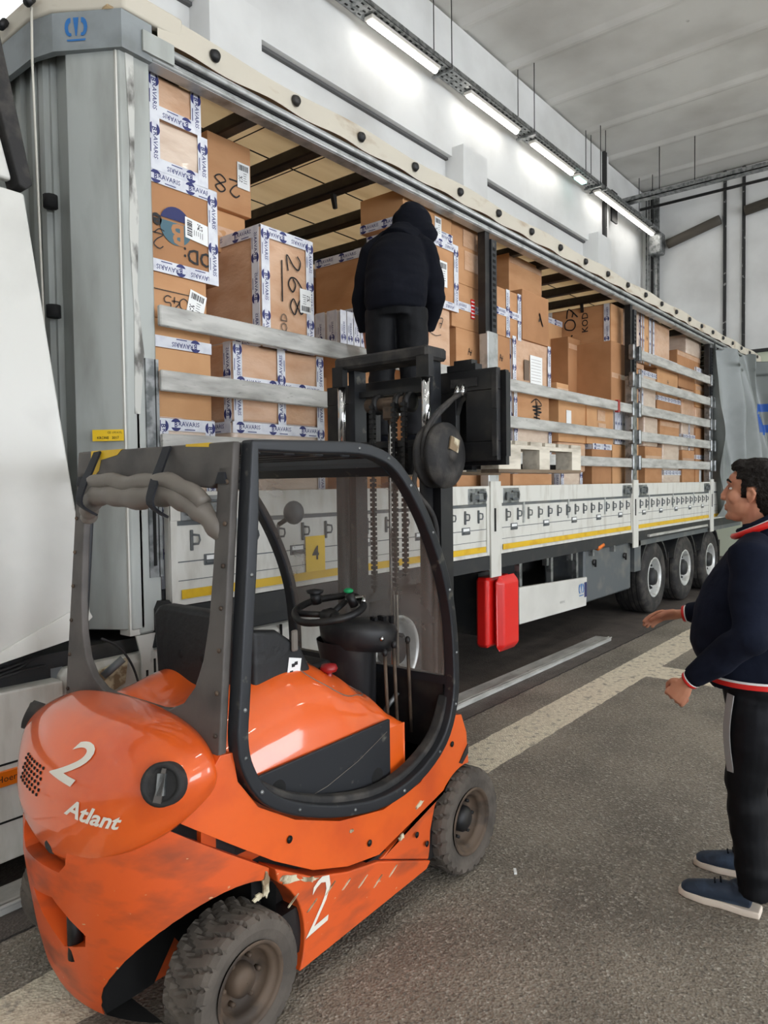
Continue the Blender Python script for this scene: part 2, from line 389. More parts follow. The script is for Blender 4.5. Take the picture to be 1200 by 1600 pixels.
# lamp rows
def batten(x0, x1, y, z, label, m='led'):
    t = empty('linear_light', ((x0+x1)/2, y, z), label, 'light', 'linear light fittings on the cable tray')
    MB().box(x0, x1, y-.07, y+.07, z, z+.05, ch=.01).build('housing', 'led_body', t)
    MB().tube([(x0+.03, y, z-.005), (x1-.03, y, z-.005)], (.042), n=10).build('diffuser', m, t)
def tray(x0, x1, y, z, label):
    t = empty('cable_tray', ((x0+x1)/2, y, z), label, 'cable tray')
    b = MB().box(x0, x1, y-.13, y+.13, z, z+.006); b.box(x0, x1, y-.13, y-.124, z, z+.07); b.box(x0, x1, y+.124, y+.13, z, z+.07)
    b.build('trough', 'galv', t)
    b = MB(); x = x0+.1
    while x < x1:
        for yy in (-.08, 0, .08): b.box(x, x+.05, y+yy-.012, y+yy+.012, z-.002, z)
        x += .12
    b.build('slot_pattern', 'hole', t)['kind'] = 'stuff'
    return t
LY, LZ = 2.63, 7.445
t = tray(3.0, 15.45, LY, LZ+.055, 'long galvanised cable tray carrying the row of bright lights')
for x in (6.75, 9.2, 11.95, 12.2, 4.4, 14.9):
    MB().tube([(x, LY-.15, LZ+.05), (x, LY-.15, CZ)], .008, n=6).build('hanger_rod', 'black_metal', t)
    MB().tube([(x, LY+.15, LZ+.05), (x, LY+.15, CZ)], .008, n=6).build('hanger_rod', 'black_metal', t)
    MB().box(x-.02, x+.02, LY-.18, LY+.18, LZ+.02, LZ+.05).build('hanger_bracket', 'galv', t)
for x0, x1, lab in ((5.12, 6.6, 'long white light fitting nearest to the camera, highest in the photo'), (7.38, 8.9, 'long white light fitting second from the camera'),
                    (9.4, 11.0, 'long white light fitting third from the camera, before the small green lamp'), (12.1, 13.7, 'long white light fitting just before the last one'),
                    (13.75, 15.35, 'long white light fitting farthest from the camera, beside the corner')):
    batten(x0, x1, LY, LZ, lab, 'led_wall')
t = empty('emergency_light', (11.35, LY, LZ), 'small greenish emergency lamp on the cable tray between the long lights', 'light')
MB().box(11.15, 11.55, LY-.06, LY+.06, LZ, LZ+.05).build('housing', 'led_body', t); MB().box(11.18, 11.52, LY-.05, LY+.05, LZ-.03, LZ).build('diffuser', 'led_small', t)
for j, y in enumerate((-3.4, -9.5)):  # assumed tray and lamp rows, unseen, added to light the near side
    tray(-14, 15, y, LZ+.055, 'galvanised cable tray over the %s aisle behind the photographer' % ('near', 'far')[j])
    for k in range(8):
        x = -12.5+3.4*k; batten(x, x+1.55, y, LZ, 'white light fitting over the %s aisle behind the photographer, %s along the tray' % (('near', 'far')[j], ('first', 'second', 'third', 'fourth', 'fifth', 'sixth', 'seventh', 'eighth')[k]))
# cross tray, brackets, pipes at the far end
t = empty('wall_bracket_tray', (13.5, 0, 7.45), 'galvanised channel crossing under the far lights from wall to right', 'cable tray')
MB().box(13.5, 13.7, -10, WY, 7.62, 7.64).box(13.5, 13.51, -10, WY, 7.62, 7.72).box(13.69, 13.7, -10, WY, 7.62, 7.72).build('trough', 'galv', t)
MB().box(13.45, 13.75, 2.84, 2.88, 7.3, 7.95).build('wall_plate', 'black_metal', t)
for y in (1.9, 1.2, -.2, -3):
    MB().tube([(13.6, y, 7.64), (13.6, y, CZ)], .009, n=6).build('hanger_rod', 'black_metal', t)
b = MB().tube([(15.3, WY, 8.05), (15.3, -10, 8.05)], .035); tag(b.build('conduit_pipe', 'black_metal', off=(15.3, -3, 8.05)), 'thin dark pipe running high along the far wall under the ceiling', 'pipe')
b = MB().tube(spline([(15.69, 2.4, 7.25), (15.69, 1.25, 7.55)], 6), .11, n=10)
tag(b.build('lagged_pipe', 'pipe_lag', off=(15.69, 1.7, 7.3)), 'dark lagged pipe section sagging on the far wall, left of the black wall joints', 'pipe')
b = MB().tube([(15.69, .74, 7.62), (15.69, -4, 8.3)], .11, n=10); tag(b.build('lagged_pipe', 'pipe_lag', off=(15.69, -1, 7.5)), 'dark lagged pipe section at the right photo edge, right of the wall joints', 'pipe')
t = empty('downpipe', (15.5, 2.6, 0), 'grey vertical pipes in the far corner of the hall', 'pipe')
for y, r in ((2.62, .07), (2.8, .02), (2.86, .02)): MB().tube([(15.6, y, 0), (15.6, y, CZ-.1)], r).build('pipe', 'galv', t)
MB().box(15.4, 15.7, 2.45, 2.75, 7.0, 7.5, ch=.03).build('junction_box', 'galv', t)

# wheel guide rail on the floor
b = MB().box(-9, 5.74, -.18, 0, 0, .035, ch=.006)
for y in (-.178, -.15): b.tube([(-9, y, .038), (5.74, y, .038)], .009, n=6)
tag(b.build('wheel_guide_rail', 'slat', off=(0, -.09, 0)), 'long flat galvanised rail lying on the dark floor lane in front of the trailer', 'rail')
b = MB().box(-.02, .02, -.006, .006, 0, .008, M=Matrix.Translation((.878, -1.66, .001)) @ Matrix.Rotation(.6, 4, 'Z')); tag(b.build('paper_scrap', 'label', off=(.878, -1.66, 0)), 'tiny white scrap of paper on the grey floor right of the forklift', 'litter')

# ================================================================ the trailer
T = empty('curtainsider_trailer', (6.8, 1.25, 0), 'long grey curtain-sided trailer with open side, standing behind the orange forklift', 'trailer')
ZB, ZT, ZF = 1.12, 1.71, 1.20
XS = [(.26, 3.43), (3.6, 6.79), (6.93, 10.12), (10.28, 13.4)]
PX = [3.515, 6.86, 10.2]
MB().box(.12, 13.5, 0.04, 2.5, 1.02, ZF).build('load_floor', 'chassis', T)
MB().box(.25, 13.55, -.03, .06, 1.0, ZB-.005).build('side_beam', 'chassis', T)
MB().box(.1, 13.5, .75, .9, .72, 1.02).box(.1, 13.5, 1.65, 1.8, .72, 1.02).build('chassis_rail', 'chassis', T)
# front wall, chamfered corner, head band
Pc = [(.055, 0), (-.11, .27), (-.145, .4), (-.145, 2.1), (-.11, 2.23), (.055, 2.5), (.12, 2.5), (.0, 2.2), (-.05, 2.1), (-.05, .4), (.0, .3), (.12, .0)]
MB().prism(Pc[:1]+[(-.09, .235), (-.07, .27), (-.05, .4), (.02, .4), (.12, .12), (.12, 0)], 'Z', 1.03, 4.02).build('corner_post', 'grey_panel', T, bevel=.006)
b = MB().box(-.08, .02, .4, 2.1, 1.03, 4.02)
for y in (.42, .5, .66, .9, 1.2, 1.5, 1.8): b.box(-.11, -.08, y, y+.05, 1.1, 4.02)
b.build('front_wall', 'grey_panel', T)
for z in (1.9, 2.62, 3.16): MB().tube([(-.12, .36, z-.03), (-.12, .36, z+.03)], .035, n=10).build('grommet', 'hole', T)
b = MB(); off = .035
outer = [(.22, -.03), (.05, -.035), (-.14, .255), (-.18, .4), (-.18, 2.1), (-.14, 2.25), (.05, 2.53), (.22, 2.53)]
inner = [(.22, .0), (.07, .0), (-.11, .275), (-.15, .4), (-.15, 2.1), (-.11, 2.23), (.07, 2.5), (.22, 2.5)]
b.prism(outer+inner[::-1], 'Z', 3.84, 4.02); hb = b.build('head_band', 'grey_band', T)
b = MB(); b.prism([(.4, -.04), (.06, -.045), (-.15, .25), (-.19, .4), (-.19, 2.1), (-.15, 2.26), (.06, 2.54), (.4, 2.54), (.4, 2.4), (.0, 2.1), (.0, .4), (.4, .1)], 'Z', 4.02, 4.13); b.build('roof_cap', 'cream', T, bevel=.015)
MB().box(.16, .34, -.045, -.03, 3.87, 3.97).build('corner_bracket', 'grey_panel', T)
# crown mark on the band: three prongs above a bar
A0 = Vector((.05, -.035, 0)); B0 = Vector((-.14, .255, 0)); dd = (B0-A0).normalized(); nn = Vector((dd.y, -dd.x, 0)); nn = nn if nn.y < 0 else -nn
def crown(parent, o, dx, dz, s, m):
    o = Vector(o); dx = Vector(dx); b = MB()
    def pl(pts): b.add([o+dx*(p[0]*s)+Vector((0, 0, p[1]*s)) for p in pts], [tuple(range(len(pts)))])
    pl([(-.4, -.5), (.4, -.5), (.44, -.42), (-.44, -.42)])
    pl([(-.13, .5), (.13, .5), (.03, -.28), (-.03, -.28)])
    for sgn in (-1, 1):
        arc = []
        for i in range(9):
            a = R(100-i*26); arc.append((.28*sgn+sgn*.24*math.cos(a), .1+.40*math.sin(a)))
        ins = [(.26*sgn+(p[0]-.28*sgn)*.42, .06+(p[1]-.1)*.55) for p in arc]
        for i in range(8): pl([arc[i], arc[i+1], ins[i+1], ins[i]])
    return b.build('crown_mark', m, parent)
mid = A0+dd*.225+nn*.004; crown(hb, (mid.x, mid.y, 3.935), -dd, 1, .11, 'logo_blue')
# rope and hooks at the front edge
MB().tube([(-.2, .33, 4.05), (-.2, .34, 3.8), (-.17, .35, 2.0)], .006, n=6).build('rope', 'tarp_out', T)
for y in (.32, .6): MB().tube([(-.2, y, 4.09), (-.23, y, 4.05)], .02).build('rope_hook', 'black_metal', T)
# front side post, rails, sticker
b = MB().box(.09, .225, 0.0, .1, 1.0, 3.86, ch=.012).build('front_side_post', 'grey_panel', T)
b = MB().box(.04, .095, .01, .1, 1.0, 3.85)
b.mi = 1; b.prism([(.085, 3.84), (.13, 3.84), (.13, 3.6), (.12, 3.3), (.14, 3.1), (.12, 2.7), (.15, 2.4), (.12, 2.1), (.09, 2.1), (.1, 2.6), (.085, 3.0), (.1, 3.4)], 'Y', -.004, 0)
b.build('post_edge', ['white_paint', 'chalk'], T)
MB().box(.15, .2, -.012, 0, 1.28, 2.38).box(.205, .222, -.016, 0, 1.28, 2.38).build('tensioner_track', 'galv', T)
MB().box(.17, .185, -.018, -.01, 1.34, 1.62).build('track_slot', 'hole', T)
o = MB().box(.152, .222, -.02, -.016, 2.0, 2.4); 
b = MB(); b.prism([(.17, .98), (.25, .98), (.25, 1.14), (.235, 1.16), (.19, 1.16), (.17, 1.12)], 'Y', -.04, .02); b.mi = 1; b.lathe([(.03, 0), (.03, -.02), (.018, -.02), (.018, 0)], (.21, -.04, 1.06), n=20)
b.build('corner_casting', ['black_metal', 'galv'], T)
b = MB(); b.prism([(.09, .74), (.2, .72), (.185, .86), (.15, .93), (.17, 1.0), (.06, 1.0), (.085, .9)], 'Y', -.01, .0); b.mi = 1
b.box(.11, .122, -.013, -.01, .76, .82); b.box(.155, .166, -.013, -.01, .77, .87); b.build('hinge_plate', ['chalk', 'hole'], T)
stk = MB(); on = A0+dd*.12+nn*.003
dn = -dd
stk.add([on+dn*p+Vector((0, 0, q)) for p, q in ((-.08, 1.965), (.08, 1.965), (.08, 2.02), (-.08, 2.02))], [(0, 1, 2, 3)]); stk.mi = 1
stk.text('CE 1M14 FL', on+nn*.002+dn*.035+Vector((0, 0, 2.005)), dn, (0, 0, 1), .015); stk.text('KRONE   2017', on+nn*.002+Vector((0, 0, 1.98)), dn, (0, 0, 1), .018, bold=.01)
stk.build('rating_sticker', ['plate_yellow', 'ink'], T)
# cant rail and roof
b = MB().box(.2, 13.55, -.02, .06, 3.85, 3.96); b.tube([(.2, -.025, 3.93), (13.55, -.025, 3.93)], .018, n=8); b.tube([(.2, -.02, 3.865), (13.55, -.02, 3.865)], .012, n=8)
b.build('cant_rail', 'alu', T)
MB().box(.2, 13.55, -.03, -.02, 3.895, 3.91).build('rail_groove', 'hole', T)
b = MB().grid(lambda u, v: Vector((.25+13.3*u, -.035-.012*math.sin(u*140)*(1-v), 3.965+.13*v+.012*math.sin(u*60+1)*v)), 260, 4)
b.grid(lambda u, v: Vector((.25+13.3*u, -.035+.3*v, 4.095+.012*math.sin(u*60+1)+.02*v)), 260, 3)
b.build('roof_tarp_edge', 'cream', T)
for i in range(22):
    x = .6+.6*i
    q = MB().lathe([(.001, -.02), (.024, -.02), (.03, -.008), (.034, 0)], (x, -.042, 4.035), n=14); q.build('roof_roller', 'black_metal', T)
MB().box(.0, 13.55, 0, 2.5, 4.02, 4.03).build('roof_tarp', 'tarp_in', T)
MB().box(.0, 13.55, 2.44, 2.5, ZF, 4.0).build('far_curtain', 'tarp_in', T)
for i in range(24):
    x = .42+.555*i
    if x > 13.4: break
    MB().box(x, x+.09, .02, 2.46, 3.9, 3.985, ch=.01).build('roof_bow', 'black_metal', T)
    if i % 2: MB().prism([(x+.02, 3.9), (x+.06, 3.9), (x+.07, 3.8), (x+.05, 3.8)], 'Y', .5, .53).build('bow_hook', 'black_metal', T)
for i in range(3):
    y = .6+.65*i
    MB().tube([(0.1, y, 4.0), (13.4, y, 4.0)], .005, n=5).build('roof_wire', 'black_metal', T)
for i in range(23): MB().tube([(.7+.555*i, .05, 4.005), (.7+.555*i, 2.4, 4.005)], .004, n=5).build('roof_wire', 'black_metal', T)
# pillars
for j, px in enumerate(PX):
    p = MB().box(px-.085, px+.085, -.03, .06, .98, 3.02, ch=.008).build('side_pillar', 'galv' if j else 'alu', T)
    q = MB().box(px-.09, px-.02, -.01, .06, 3.0, 3.86); q.mi = 1; q.box(px-.01, px+.075, -.025, .05, 3.02, 3.8)
    q.mi = 2
    for k in range(14): q.box(px+.01, px+.055, -.027, -.025, 3.06+.05*k, 3.085+.05*k)
    q.build('upper_pillar', ['black_metal', 'frame_dark', 'hole'], p)
    MB().box(px-.085, px+.085, -.045, -.03, .93, 1.75).build('lower_sleeve', 'white_paint', p)
    MB().box(px-.03, px-.005, -.05, -.045, 1.32, 1.52).build('sleeve_slot', 'hole', p)
    for z in (2.6, 2.27, 1.96)+((3.28, 2.95) if j else ()):
        for s in (-1, 1):
            x = px+s*.105; MB().box(x-.03, x+.03, -.07, .0, z-.09, z+.09, ch=.012).build('slat_pocket', 'galv', p)
# dropsides
n = 0
for bi, (x0, x1) in enumerate(XS):
    d = MB().box(x0, x1, -.02, .03, ZB, ZT, ch=.004)
    d.box(x0, x1, -.032, -.02, 1.56, ZT, ch=.003); d.box(x0, x1, -.028, -.02, 1.12, 1.145)
    d.box(x0, x0+.04, -.03, -.02, ZB, ZT); d.box(x1-.04, x1, -.03, -.02, ZB, ZT)
    d.mi = 1
    d.box(x0+.04, x1-.04, -.024, -.02, 1.535, 1.56)
    d.box(x0+.04, x1-.04, -.0225, -.02, 1.342, 1.348); d.box(x0+.04, x1-.04, -.0225, -.02, 1.245, 1.249)
    D = d.build('dropside_panel', ['white_paint', 'chassis_grey'], T)
    MB().box(x0+.06, x1-.06, -.0315, -.028, 1.152, 1.2).build('reflective_strip', 'yellow', D)
    if bi < 3:
        for xx in (x0+.06, x1-.34):
            l_ = MB().box(xx, xx+.28, -.038, -.03, 1.56, 1.69, ch=.003); l_.mi = 1
            l_.box(xx+.03, xx+.15, -.052, -.038, 1.6, 1.64, ch=.004); l_.tube([(xx+.14, -.05, 1.66), (xx+.25, -.05, 1.66), (xx+.26, -.05, 1.63), (xx+.25, -.05, 1.59), (xx+.14, -.05, 1.59)], .009, n=6)
            l_.box(xx+.03, xx+.07, -.056, -.05, 1.585, 1.655)
            l_.build('latch', ['galv', 'chassis_grey'], D)
    if bi < 3:
        k = 0; x = x0+.13
        while x < x1-.06:
            h = MB().box(x-.008, x+.008, -.035, -.022, 1.4, 1.51, ch=.003); h.tube([(x, -.035, 1.485), (x+.035, -.045, 1.48), (x+.04, -.045, 1.455), (x+.03, -.045, 1.435), (x, -.035, 1.435)], .006, n=6)
            h.build('lashing_hook', 'chassis_grey', D); x += .205
        x = x0+.27
        while x < x1-.1:
            h = MB().box(x-.06, x+.06, -.026, -.02, 1.315, 1.375, ch=.002); h.mi = 1; h.box(x-.045, x+.045, -.028, -.026, 1.345, 1.368); h.mi = 0; h.tube([(x-.05, -.03, 1.33), (x+.05, -.03, 1.33)], .006, n=6)
            h.build('handle', ['chassis_grey', 'label'], D); x += .635
        for k in range(3):
            x = x0+.45+.95*k; MB().box(x-.015, x+.015, -.03, -.02, 1.37, 1.56).build('panel_rib', 'alu', D)
q = MB().box(1.23, 1.40, -.031, -.0285, 1.2, 1.42); q.mi = 1; q.text('4', (1.315, -.033, 1.31), (1, 0, 0), (0, 0, 1), .12, bold=.02); q.build('number_plate', ['plate_yellow', 'ink'], T)
# slats
def slat(x0, x1, z, h=.1, tilt=0):
    MB().box(x0, x1, -.045, -.015, z-h/2, z+h/2, ch=.006, M=Matrix.Translation((0, 0, 0))).build('side_slat', 'slat', T)
for z in (2.6, 2.275, 1.955): slat(.22, 3.42, z, .105); slat(3.62, 6.76, z, .105)
for z in (3.28, 2.95, 2.61, 2.285, 1.96): slat(6.96, 10.1, z, .12)
MB().box(6.28, 6.34, -.05, -.01, 2.53, 2.67).build('red_strap', 'dark_red', T)
# bunched curtain at the back
def cur(u, v):
    x = 10.3+3.2*u; z = 1.15+2.75*v
    s = u*26+v*3.2*(1-u)+.8*math.sin(v*4+u*5); a = .12+.12*u*(.6+.4*v)
    y = -.06-a*(math.sin(s)+.45*math.sin(s*2.3+v*5))-.14*math.sin(PI*(1-v))*u-.03*noise.noise(Vector((u*9, v*5, 1)))
    x += .10*math.sin(s*1.0+1.2)-.35*v*u*0+.3*(1-v)*u
    if v > .9: z -= .06*abs(math.sin(u*20))
    return Vector((x, y, z))
b = MB().grid(cur, 240, 60); k0 = len(b.f)
for i, f in enumerate(b.f):
    c = sum((b.v[q] for q in f), Vector())/4; u_ = (i//59)/239; v_ = (i % 59)/58
    d_ = (u_-.62)*2.2+(v_-.78)*1.0
    if (abs(d_-(.0)) < .035 and v_ > .5 and u_ > .45) or (u_ > .66 and .66 < v_ < .72) or (u_ > .7 and .52 < v_ < .58 and u_ < .86): b.m[i] = 1
b.build('side_curtain', ['curtain', 'blue'], T)
b = MB().box(10.22, 10.3, -.02, .05, 1.1, 3.86); b.build('curtain_pole', 'alu', T)
for i in range(7): MB().box(10.6+.42*i, 10.63+.42*i, -.02, .0, 3.83, 3.9).build('curtain_roller', 'black_metal', T)
# under the trailer
MB().box(2.7, 2.95, .5, .7, .1, 1.02).box(2.62, 3.03, .42, .78, .04, .1).build('landing_leg', 'chassis', T)
MB().box(2.7, 2.95, 1.8, 2.0, .1, 1.02).box(2.62, 3.03, 1.72, 2.08, .04, .1).build('landing_leg', 'chassis', T)
MB().box(3.44, 3.86, .0, .13, .31, .92, ch=.025).build('extinguisher_box', 'red', T, bevel=.01)
MB().box(3.5, 3.8, .13, .5, .4, .95).build('extinguisher_bracket', 'chassis', T)
MB().box(3.5, 3.86, -.1, .0, .27, .93, ch=.05).build('extinguisher_box_lid', 'red', T, bevel=.02, seg=3)
g = MB().prism([(4.0, .43), (5.5, .40), (5.52, .71), (4.0, .775)], 'Y', .0, .04).build('side_guard', 'white_clean', T, bevel=.01)
MB().prism([(3.86, .43), (4.0, .43), (4.0, .775), (3.88, .77)], 'Y', .0, .22).build('guard_end', 'chassis', g)
crown(g, (5.36, -.003, .59), (1, 0, 0), 1, .13, 'logo_blue'); q = MB().box(5.44, 5.5, -.002, 0, .5, .66); q.build('guard_mark', 'navy', g)
q = MB(); q.text('KRONE', (4.9, -.002, .52), (1, 0, 0), (0, 0, 1), .035); q.build('guard_text', 'galv', g)
for x in (4.1, 4.75, 5.35): MB().box(x, x+.05, .05, .1, .45, 1.02).build('guard_stay', 'galv', T)
MB().box(5.5, 6.86, .02, .5, .42, 1.0, ch=.02).build('tool_box', 'chassis_grey', T)
for x in (5.72, 6.62): q = MB().lathe([(.001, -.02), (.03, -.02), (.035, 0)], (x, .01, .85), n=14); q.box(x-.01, x+.01, -.02, .0, .8, .88); q.build('box_latch', 'black_metal', T)
MB().tube([(5.75, -.02, 1.0), (5.9, -.02, 1.03)], .025).build('marker_lamp', 'amber', T)
for x in (3.95, 4.5, 5.05, 5.6, 6.2): MB().box(x, x+.04, -.03, .02, .93, 1.0).build('floor_clip', 'galv', T)
MB().box(4.1, 6.4, .9, 1.6, .35, .75, ch=.03).build('spare_wheel_carrier', 'chassis', T)
def truck_wheel(cx, yo, r, parent, w=.36, side=-1):
    p = [(r*.56, -.015), (r*.62, -.03), (r*.8, -.035), (r*.93, -.02), (r*.985, 0), (r, .03), (r, w-.03), (r*.95, w), (r*.6, w)]
    c = (cx, yo, r)
    t = MB().lathe(p, c, n=48); t.mi = 1
    for k in range(5): yy = .05+k*.06; t.lathe([(r+.002, yy), (r+.002, yy+.012)], c, n=48)
    ty = t.build('tyre', ['rubber', 'hole'], parent)
    q = MB().lathe([(r*.56, -.02), (r*.53, -.028), (r*.5, -.005), (r*.47, .05), (r*.44, .1), (r*.2, .105), (.001, .105)], c, n=40); q.build('rim', 'rim_bright', ty)
    q = MB().lathe([(.11, .1), (.11, .0), (.095, -.03), (.001, -.035)], c, n=24)
    for k in range(10):
        a = 2*PI*k/10; q.tube([(cx+.155*math.cos(a), yo+.1, r+.155*math.sin(a)), (cx+.155*math.cos(a), yo+.03, r+.155*math.sin(a))], .016, n=6)
    for k in range(5):
        a = 2*PI*k/5+.3; q.ell((cx+.19*math.cos(a), yo+.08, r+.19*math.sin(a)), (.035, .02, .03), n=8)
    q.build('hub', 'chassis', ty)
for k in range(3):
    cx = 7.72+1.31*k; truck_wheel(cx, .04, .47, T); truck_wheel(cx, 2.1, .47, T)
    MB().tube([(cx, .3, .47), (cx, 2.2, .47)], .07, n=10).build('axle', 'chassis', T)
    pts = [(cx+.56*math.cos(a), .47+.56*math.sin(a)) for a in [R(20+14*i) for i in range(11)]]
    q = MB(); pi_ = [(cx+.53*math.cos(a), .47+.53*math.sin(a)) for a in [R(20+14*i) for i in range(11)]]
    q.prism(pts+pi_[::-1], 'Y', .02, .42); q.build('mudguard', 'chassis', T)
    MB().box(cx+.585, cx+.6, .03, .4, .25, .75).build('mud_flap', 'rubber', T)
MB().box(7.0, 12.2, -.0, .04, .93, 1.02).build('mudguard_rail', 'chassis_grey', T)
MB().box(6.93, 7.15, .0, .35, .62, 1.0).build('front_mud_panel', 'chassis_grey', T)
MB().box(7.3, 9.9, -.06, -.03, 1.03, 1.06).build('step_plank', 'slat', T)

# ================================================================ tractor unit at the left edge
K = empty('truck_tractor', (-2.0, 1.2, 0), 'white truck tractor unit at the left edge, hitched to the trailer', 'truck')
b = MB().prism([(-.42, 3.02), (-.20, 1.45), (-.165, 1.13), (-.28, 1.04), (-.6, .99), (-2.6, .95), (-2.6, 3.05)], 'Y', .0, .05); b.build('side_fairing', 'white_clean', K, bevel=.012)
b = MB().prism([(-.2, 1.2), (-.165, 1.13), (-.28, 1.04), (-.6, .99), (-2.6, .95), (-2.6, .985), (-.62, 1.03)], 'Y', -.012, .0); b.build('fairing_lip', 'white_paint', K, bevel=.004)
b = MB().prism([(-.5, 3.6), (-.39, 3.06), (-.42, 3.03), (-.45, 3.04), (-.55, 3.45), (-.6, 3.75), (-.56, 3.9)], 'Y', -.02, .1); b.build('fairing_trim', 'rubber', K, bevel=.008)
b = MB().prism([(-.47, 3.06), (-.56, 3.42), (-2.6, 3.6), (-2.6, 3.06)], 'Y', .0, .05); b.build('upper_fairing', 'white_clean', K, bevel=.012)
b = MB().prism([(-.55, 3.75), (-.62, 3.9), (-2.6, 3.95), (-2.6, 3.62), (-.6, 3.5)], 'Y', .02, .1); b.build('roof_fairing', 'frame_dark', K, bevel=.01)
MB().box(-3.6, -.75, .06, 2.4, 1.0, 3.8, ch=.05).build('cab_body', 'white_clean', K)
MB().box(-3.6, 2.2, .85, .95, .72, .98).box(-3.6, 2.2, 1.6, 1.7, .72, .98).build('chassis_rail', 'chassis', K)
MB().box(-.9, 2.2, .1, .8, .9, .97).build('catwalk_plate', 'chassis', K)
b = MB().box(-.30, 1.6, .02, .12, .38, .9, ch=.03); b.build('side_skirt', 'white_paint', K, bevel=.02)
for x in (.33, 1.05): MB().box(x, x+.012, .012, .025, .4, .9).build('skirt_joint', 'hole', K)
MB().prism([(-.15, .86), (.02, .9), (.0, .78), (-.1, .74), (-.14, .8)], 'Y', .0, .02).build('broken_edge', 'putty', K)
b = MB().prism([(-.31, .13), (-.31, .86), (-2.6, .9), (-2.6, .1)], 'Y', .0, .1); b.build('battery_cover', 'white_paint', K, bevel=.01)
for z in (.55, .3): MB().box(-2.6, -.32, -.004, 0, z, z+.008).build('cover_seam', 'hole', K)
q = MB().box(-.66, -.5, -.012, 0, .46, .53, ch=.004); q.mi = 1; q.text('Hoer', (-.58, -.014, .495), (1, 0, 0), (0, 0, 1), .04); q.build('side_marker', ['amber', 'ink'], K)
MB().box(-2.6, -.32, .1, .8, .3, .9).build('battery_box', 'chassis', K)
b = MB()
for i in range(9):
    r = .14+.018*i; zz = .92+.012*(i % 4)
    b.tube([(-.72+1.5*r*math.cos(2*PI*k/22), .18+r*.6*math.sin(2*PI*k/22), zz+.012*math.sin(k+i)) for k in range(22)], .006, n=5, closed=True)
b.build('coiled_cable', 'cable', K)
MB().tube(spline([(-.12, .0, 1.02), (-.02, .0, .95), (.05, -.01, .82), (.09, -.01, .6), (.08, -.01, .3)], 6), .006, n=6).build('hanging_cable', 'cable', K)
MB().box(-2.4, -.3, .25, 2.2, .05, .3).build('fuel_tank', 'chassis', K)
for cy in (.05, 2.0):
    truck_wheel(2.35, cy+.1, .48, K, w=.5)
    q = MB(); pts = [(2.35+.6*math.cos(a), .48+.6*math.sin(a)) for a in [R(10+16*i) for i in range(11)]]; pi_ = [(2.35+.57*math.cos(a), .48+.57*math.sin(a)) for a in [R(10+16*i) for i in range(11)]]
    q.prism(pts+pi_[::-1], 'Y', cy+.05, cy+.6); q.build('mudguard', 'chassis', K)

# ================================================================ cargo
def unit_print(b, o, dx, dy, s, res=1):
    """one repeat of the printed tape: a split disc with B and the word after it"""
    o = Vector(o); dx = Vector(dx).normalized(); dy = Vector(dy).normalized()
    for sg, a0, a1 in ((1, 25, 155), (1, 205, 335)):
        pts = [o+dx*(-.42*s+.2*s*math.cos(R(a0+(a1-a0)*i/6)))+dy*(.2*s*math.sin(R(a0+(a1-a0)*i/6))) for i in range(7)]
        b.add(pts, [tuple(range(7))])
    b.text('B', o-dx*.42*s, dx, dy, .24*s, res=res, bold=.02)
    b.text('RAVARIS', o+dx*.07*s+dy*.03*s, dx, dy, .21*s, res=res, bold=.01)
    b.add([o+dx*x*s+dy*y*s for x, y in ((-.1, -.12), (.3, -.12), (.3, -.15), (-.1, -.15))], [(0, 1, 2, 3)])
def strip(root, o, dx, dy, n, L, W, pr=True, s=.16, big=True):
    """tape strip centred at o, length L along dx"""
    b = MB(); o = Vector(o); dx = Vector(dx); dy = Vector(dy); n = Vector(n); b.mi = 0
    b.add([o+dx*p*L/2+dy*q*W/2+n*h for h in (.0, .0016) for p, q in ((-1, -1), (1, -1), (1, 1), (-1, 1))],
          [(3, 2, 1, 0), (4, 5, 6, 7), (0, 1, 5, 4), (1, 2, 6, 5), (2, 3, 7, 6), (3, 0, 4, 7)])
    if pr:
        b.mi = 1; k = max(1, int((L-.02)/(s*1.12))); sg = 1
        for i in range(k):
            c = -L/2+L*(i+.5)/k; unit_print(b, o+dx*c+n*.0022, dx, dy, min(s, L*.9))
        b.mi = 0
    return b.build('packing_tape', ['tape', 'print'], root)
def shipping_label(root, o, dx, dy, n, wdt, hgt):
    o = Vector(o); dx = Vector(dx).normalized(); dy = Vector(dy).normalized(); n = Vector(n)
    b = MB(); P = lambda x, y, h=.0: o+dx*x*wdt+dy*y*hgt+n*h
    b.add([P(x, y, h) for h in (0, .0015) for x, y in ((-.5, -.5), (.5, -.5), (.5, .5), (-.5, .5))], [(3, 2, 1, 0), (4, 5, 6, 7), (0, 1, 5, 4), (1, 2, 6, 5), (2, 3, 7, 6), (3, 0, 4, 7)])
    b.mi = 1; rr = random.Random(3); x = -.4
    def r(x0, x1, y0, y1): b.add([P(x0, y0, .0022), P(x1, y0, .0022), P(x1, y1, .0022), P(x0, y1, .0022)], [(0, 1, 2, 3)])
    while x < .38:
        w_ = rr.choice((.02, .04, .06)); r(x, x+w_, .2, .42); x += w_+rr.choice((.02, .04))
    for i in range(5):
        for j in range(5):
            if rr.random() < .6: r(-.4+.06*i, -.345+.06*i, -.25+.045*j, -.21+.045*j)
    for j in range(5): r(-.02, .1+.3*rr.random(), .1-.09*j, .12-.09*j)
    return b.build('shipping_label', ['label', 'ink'], root)
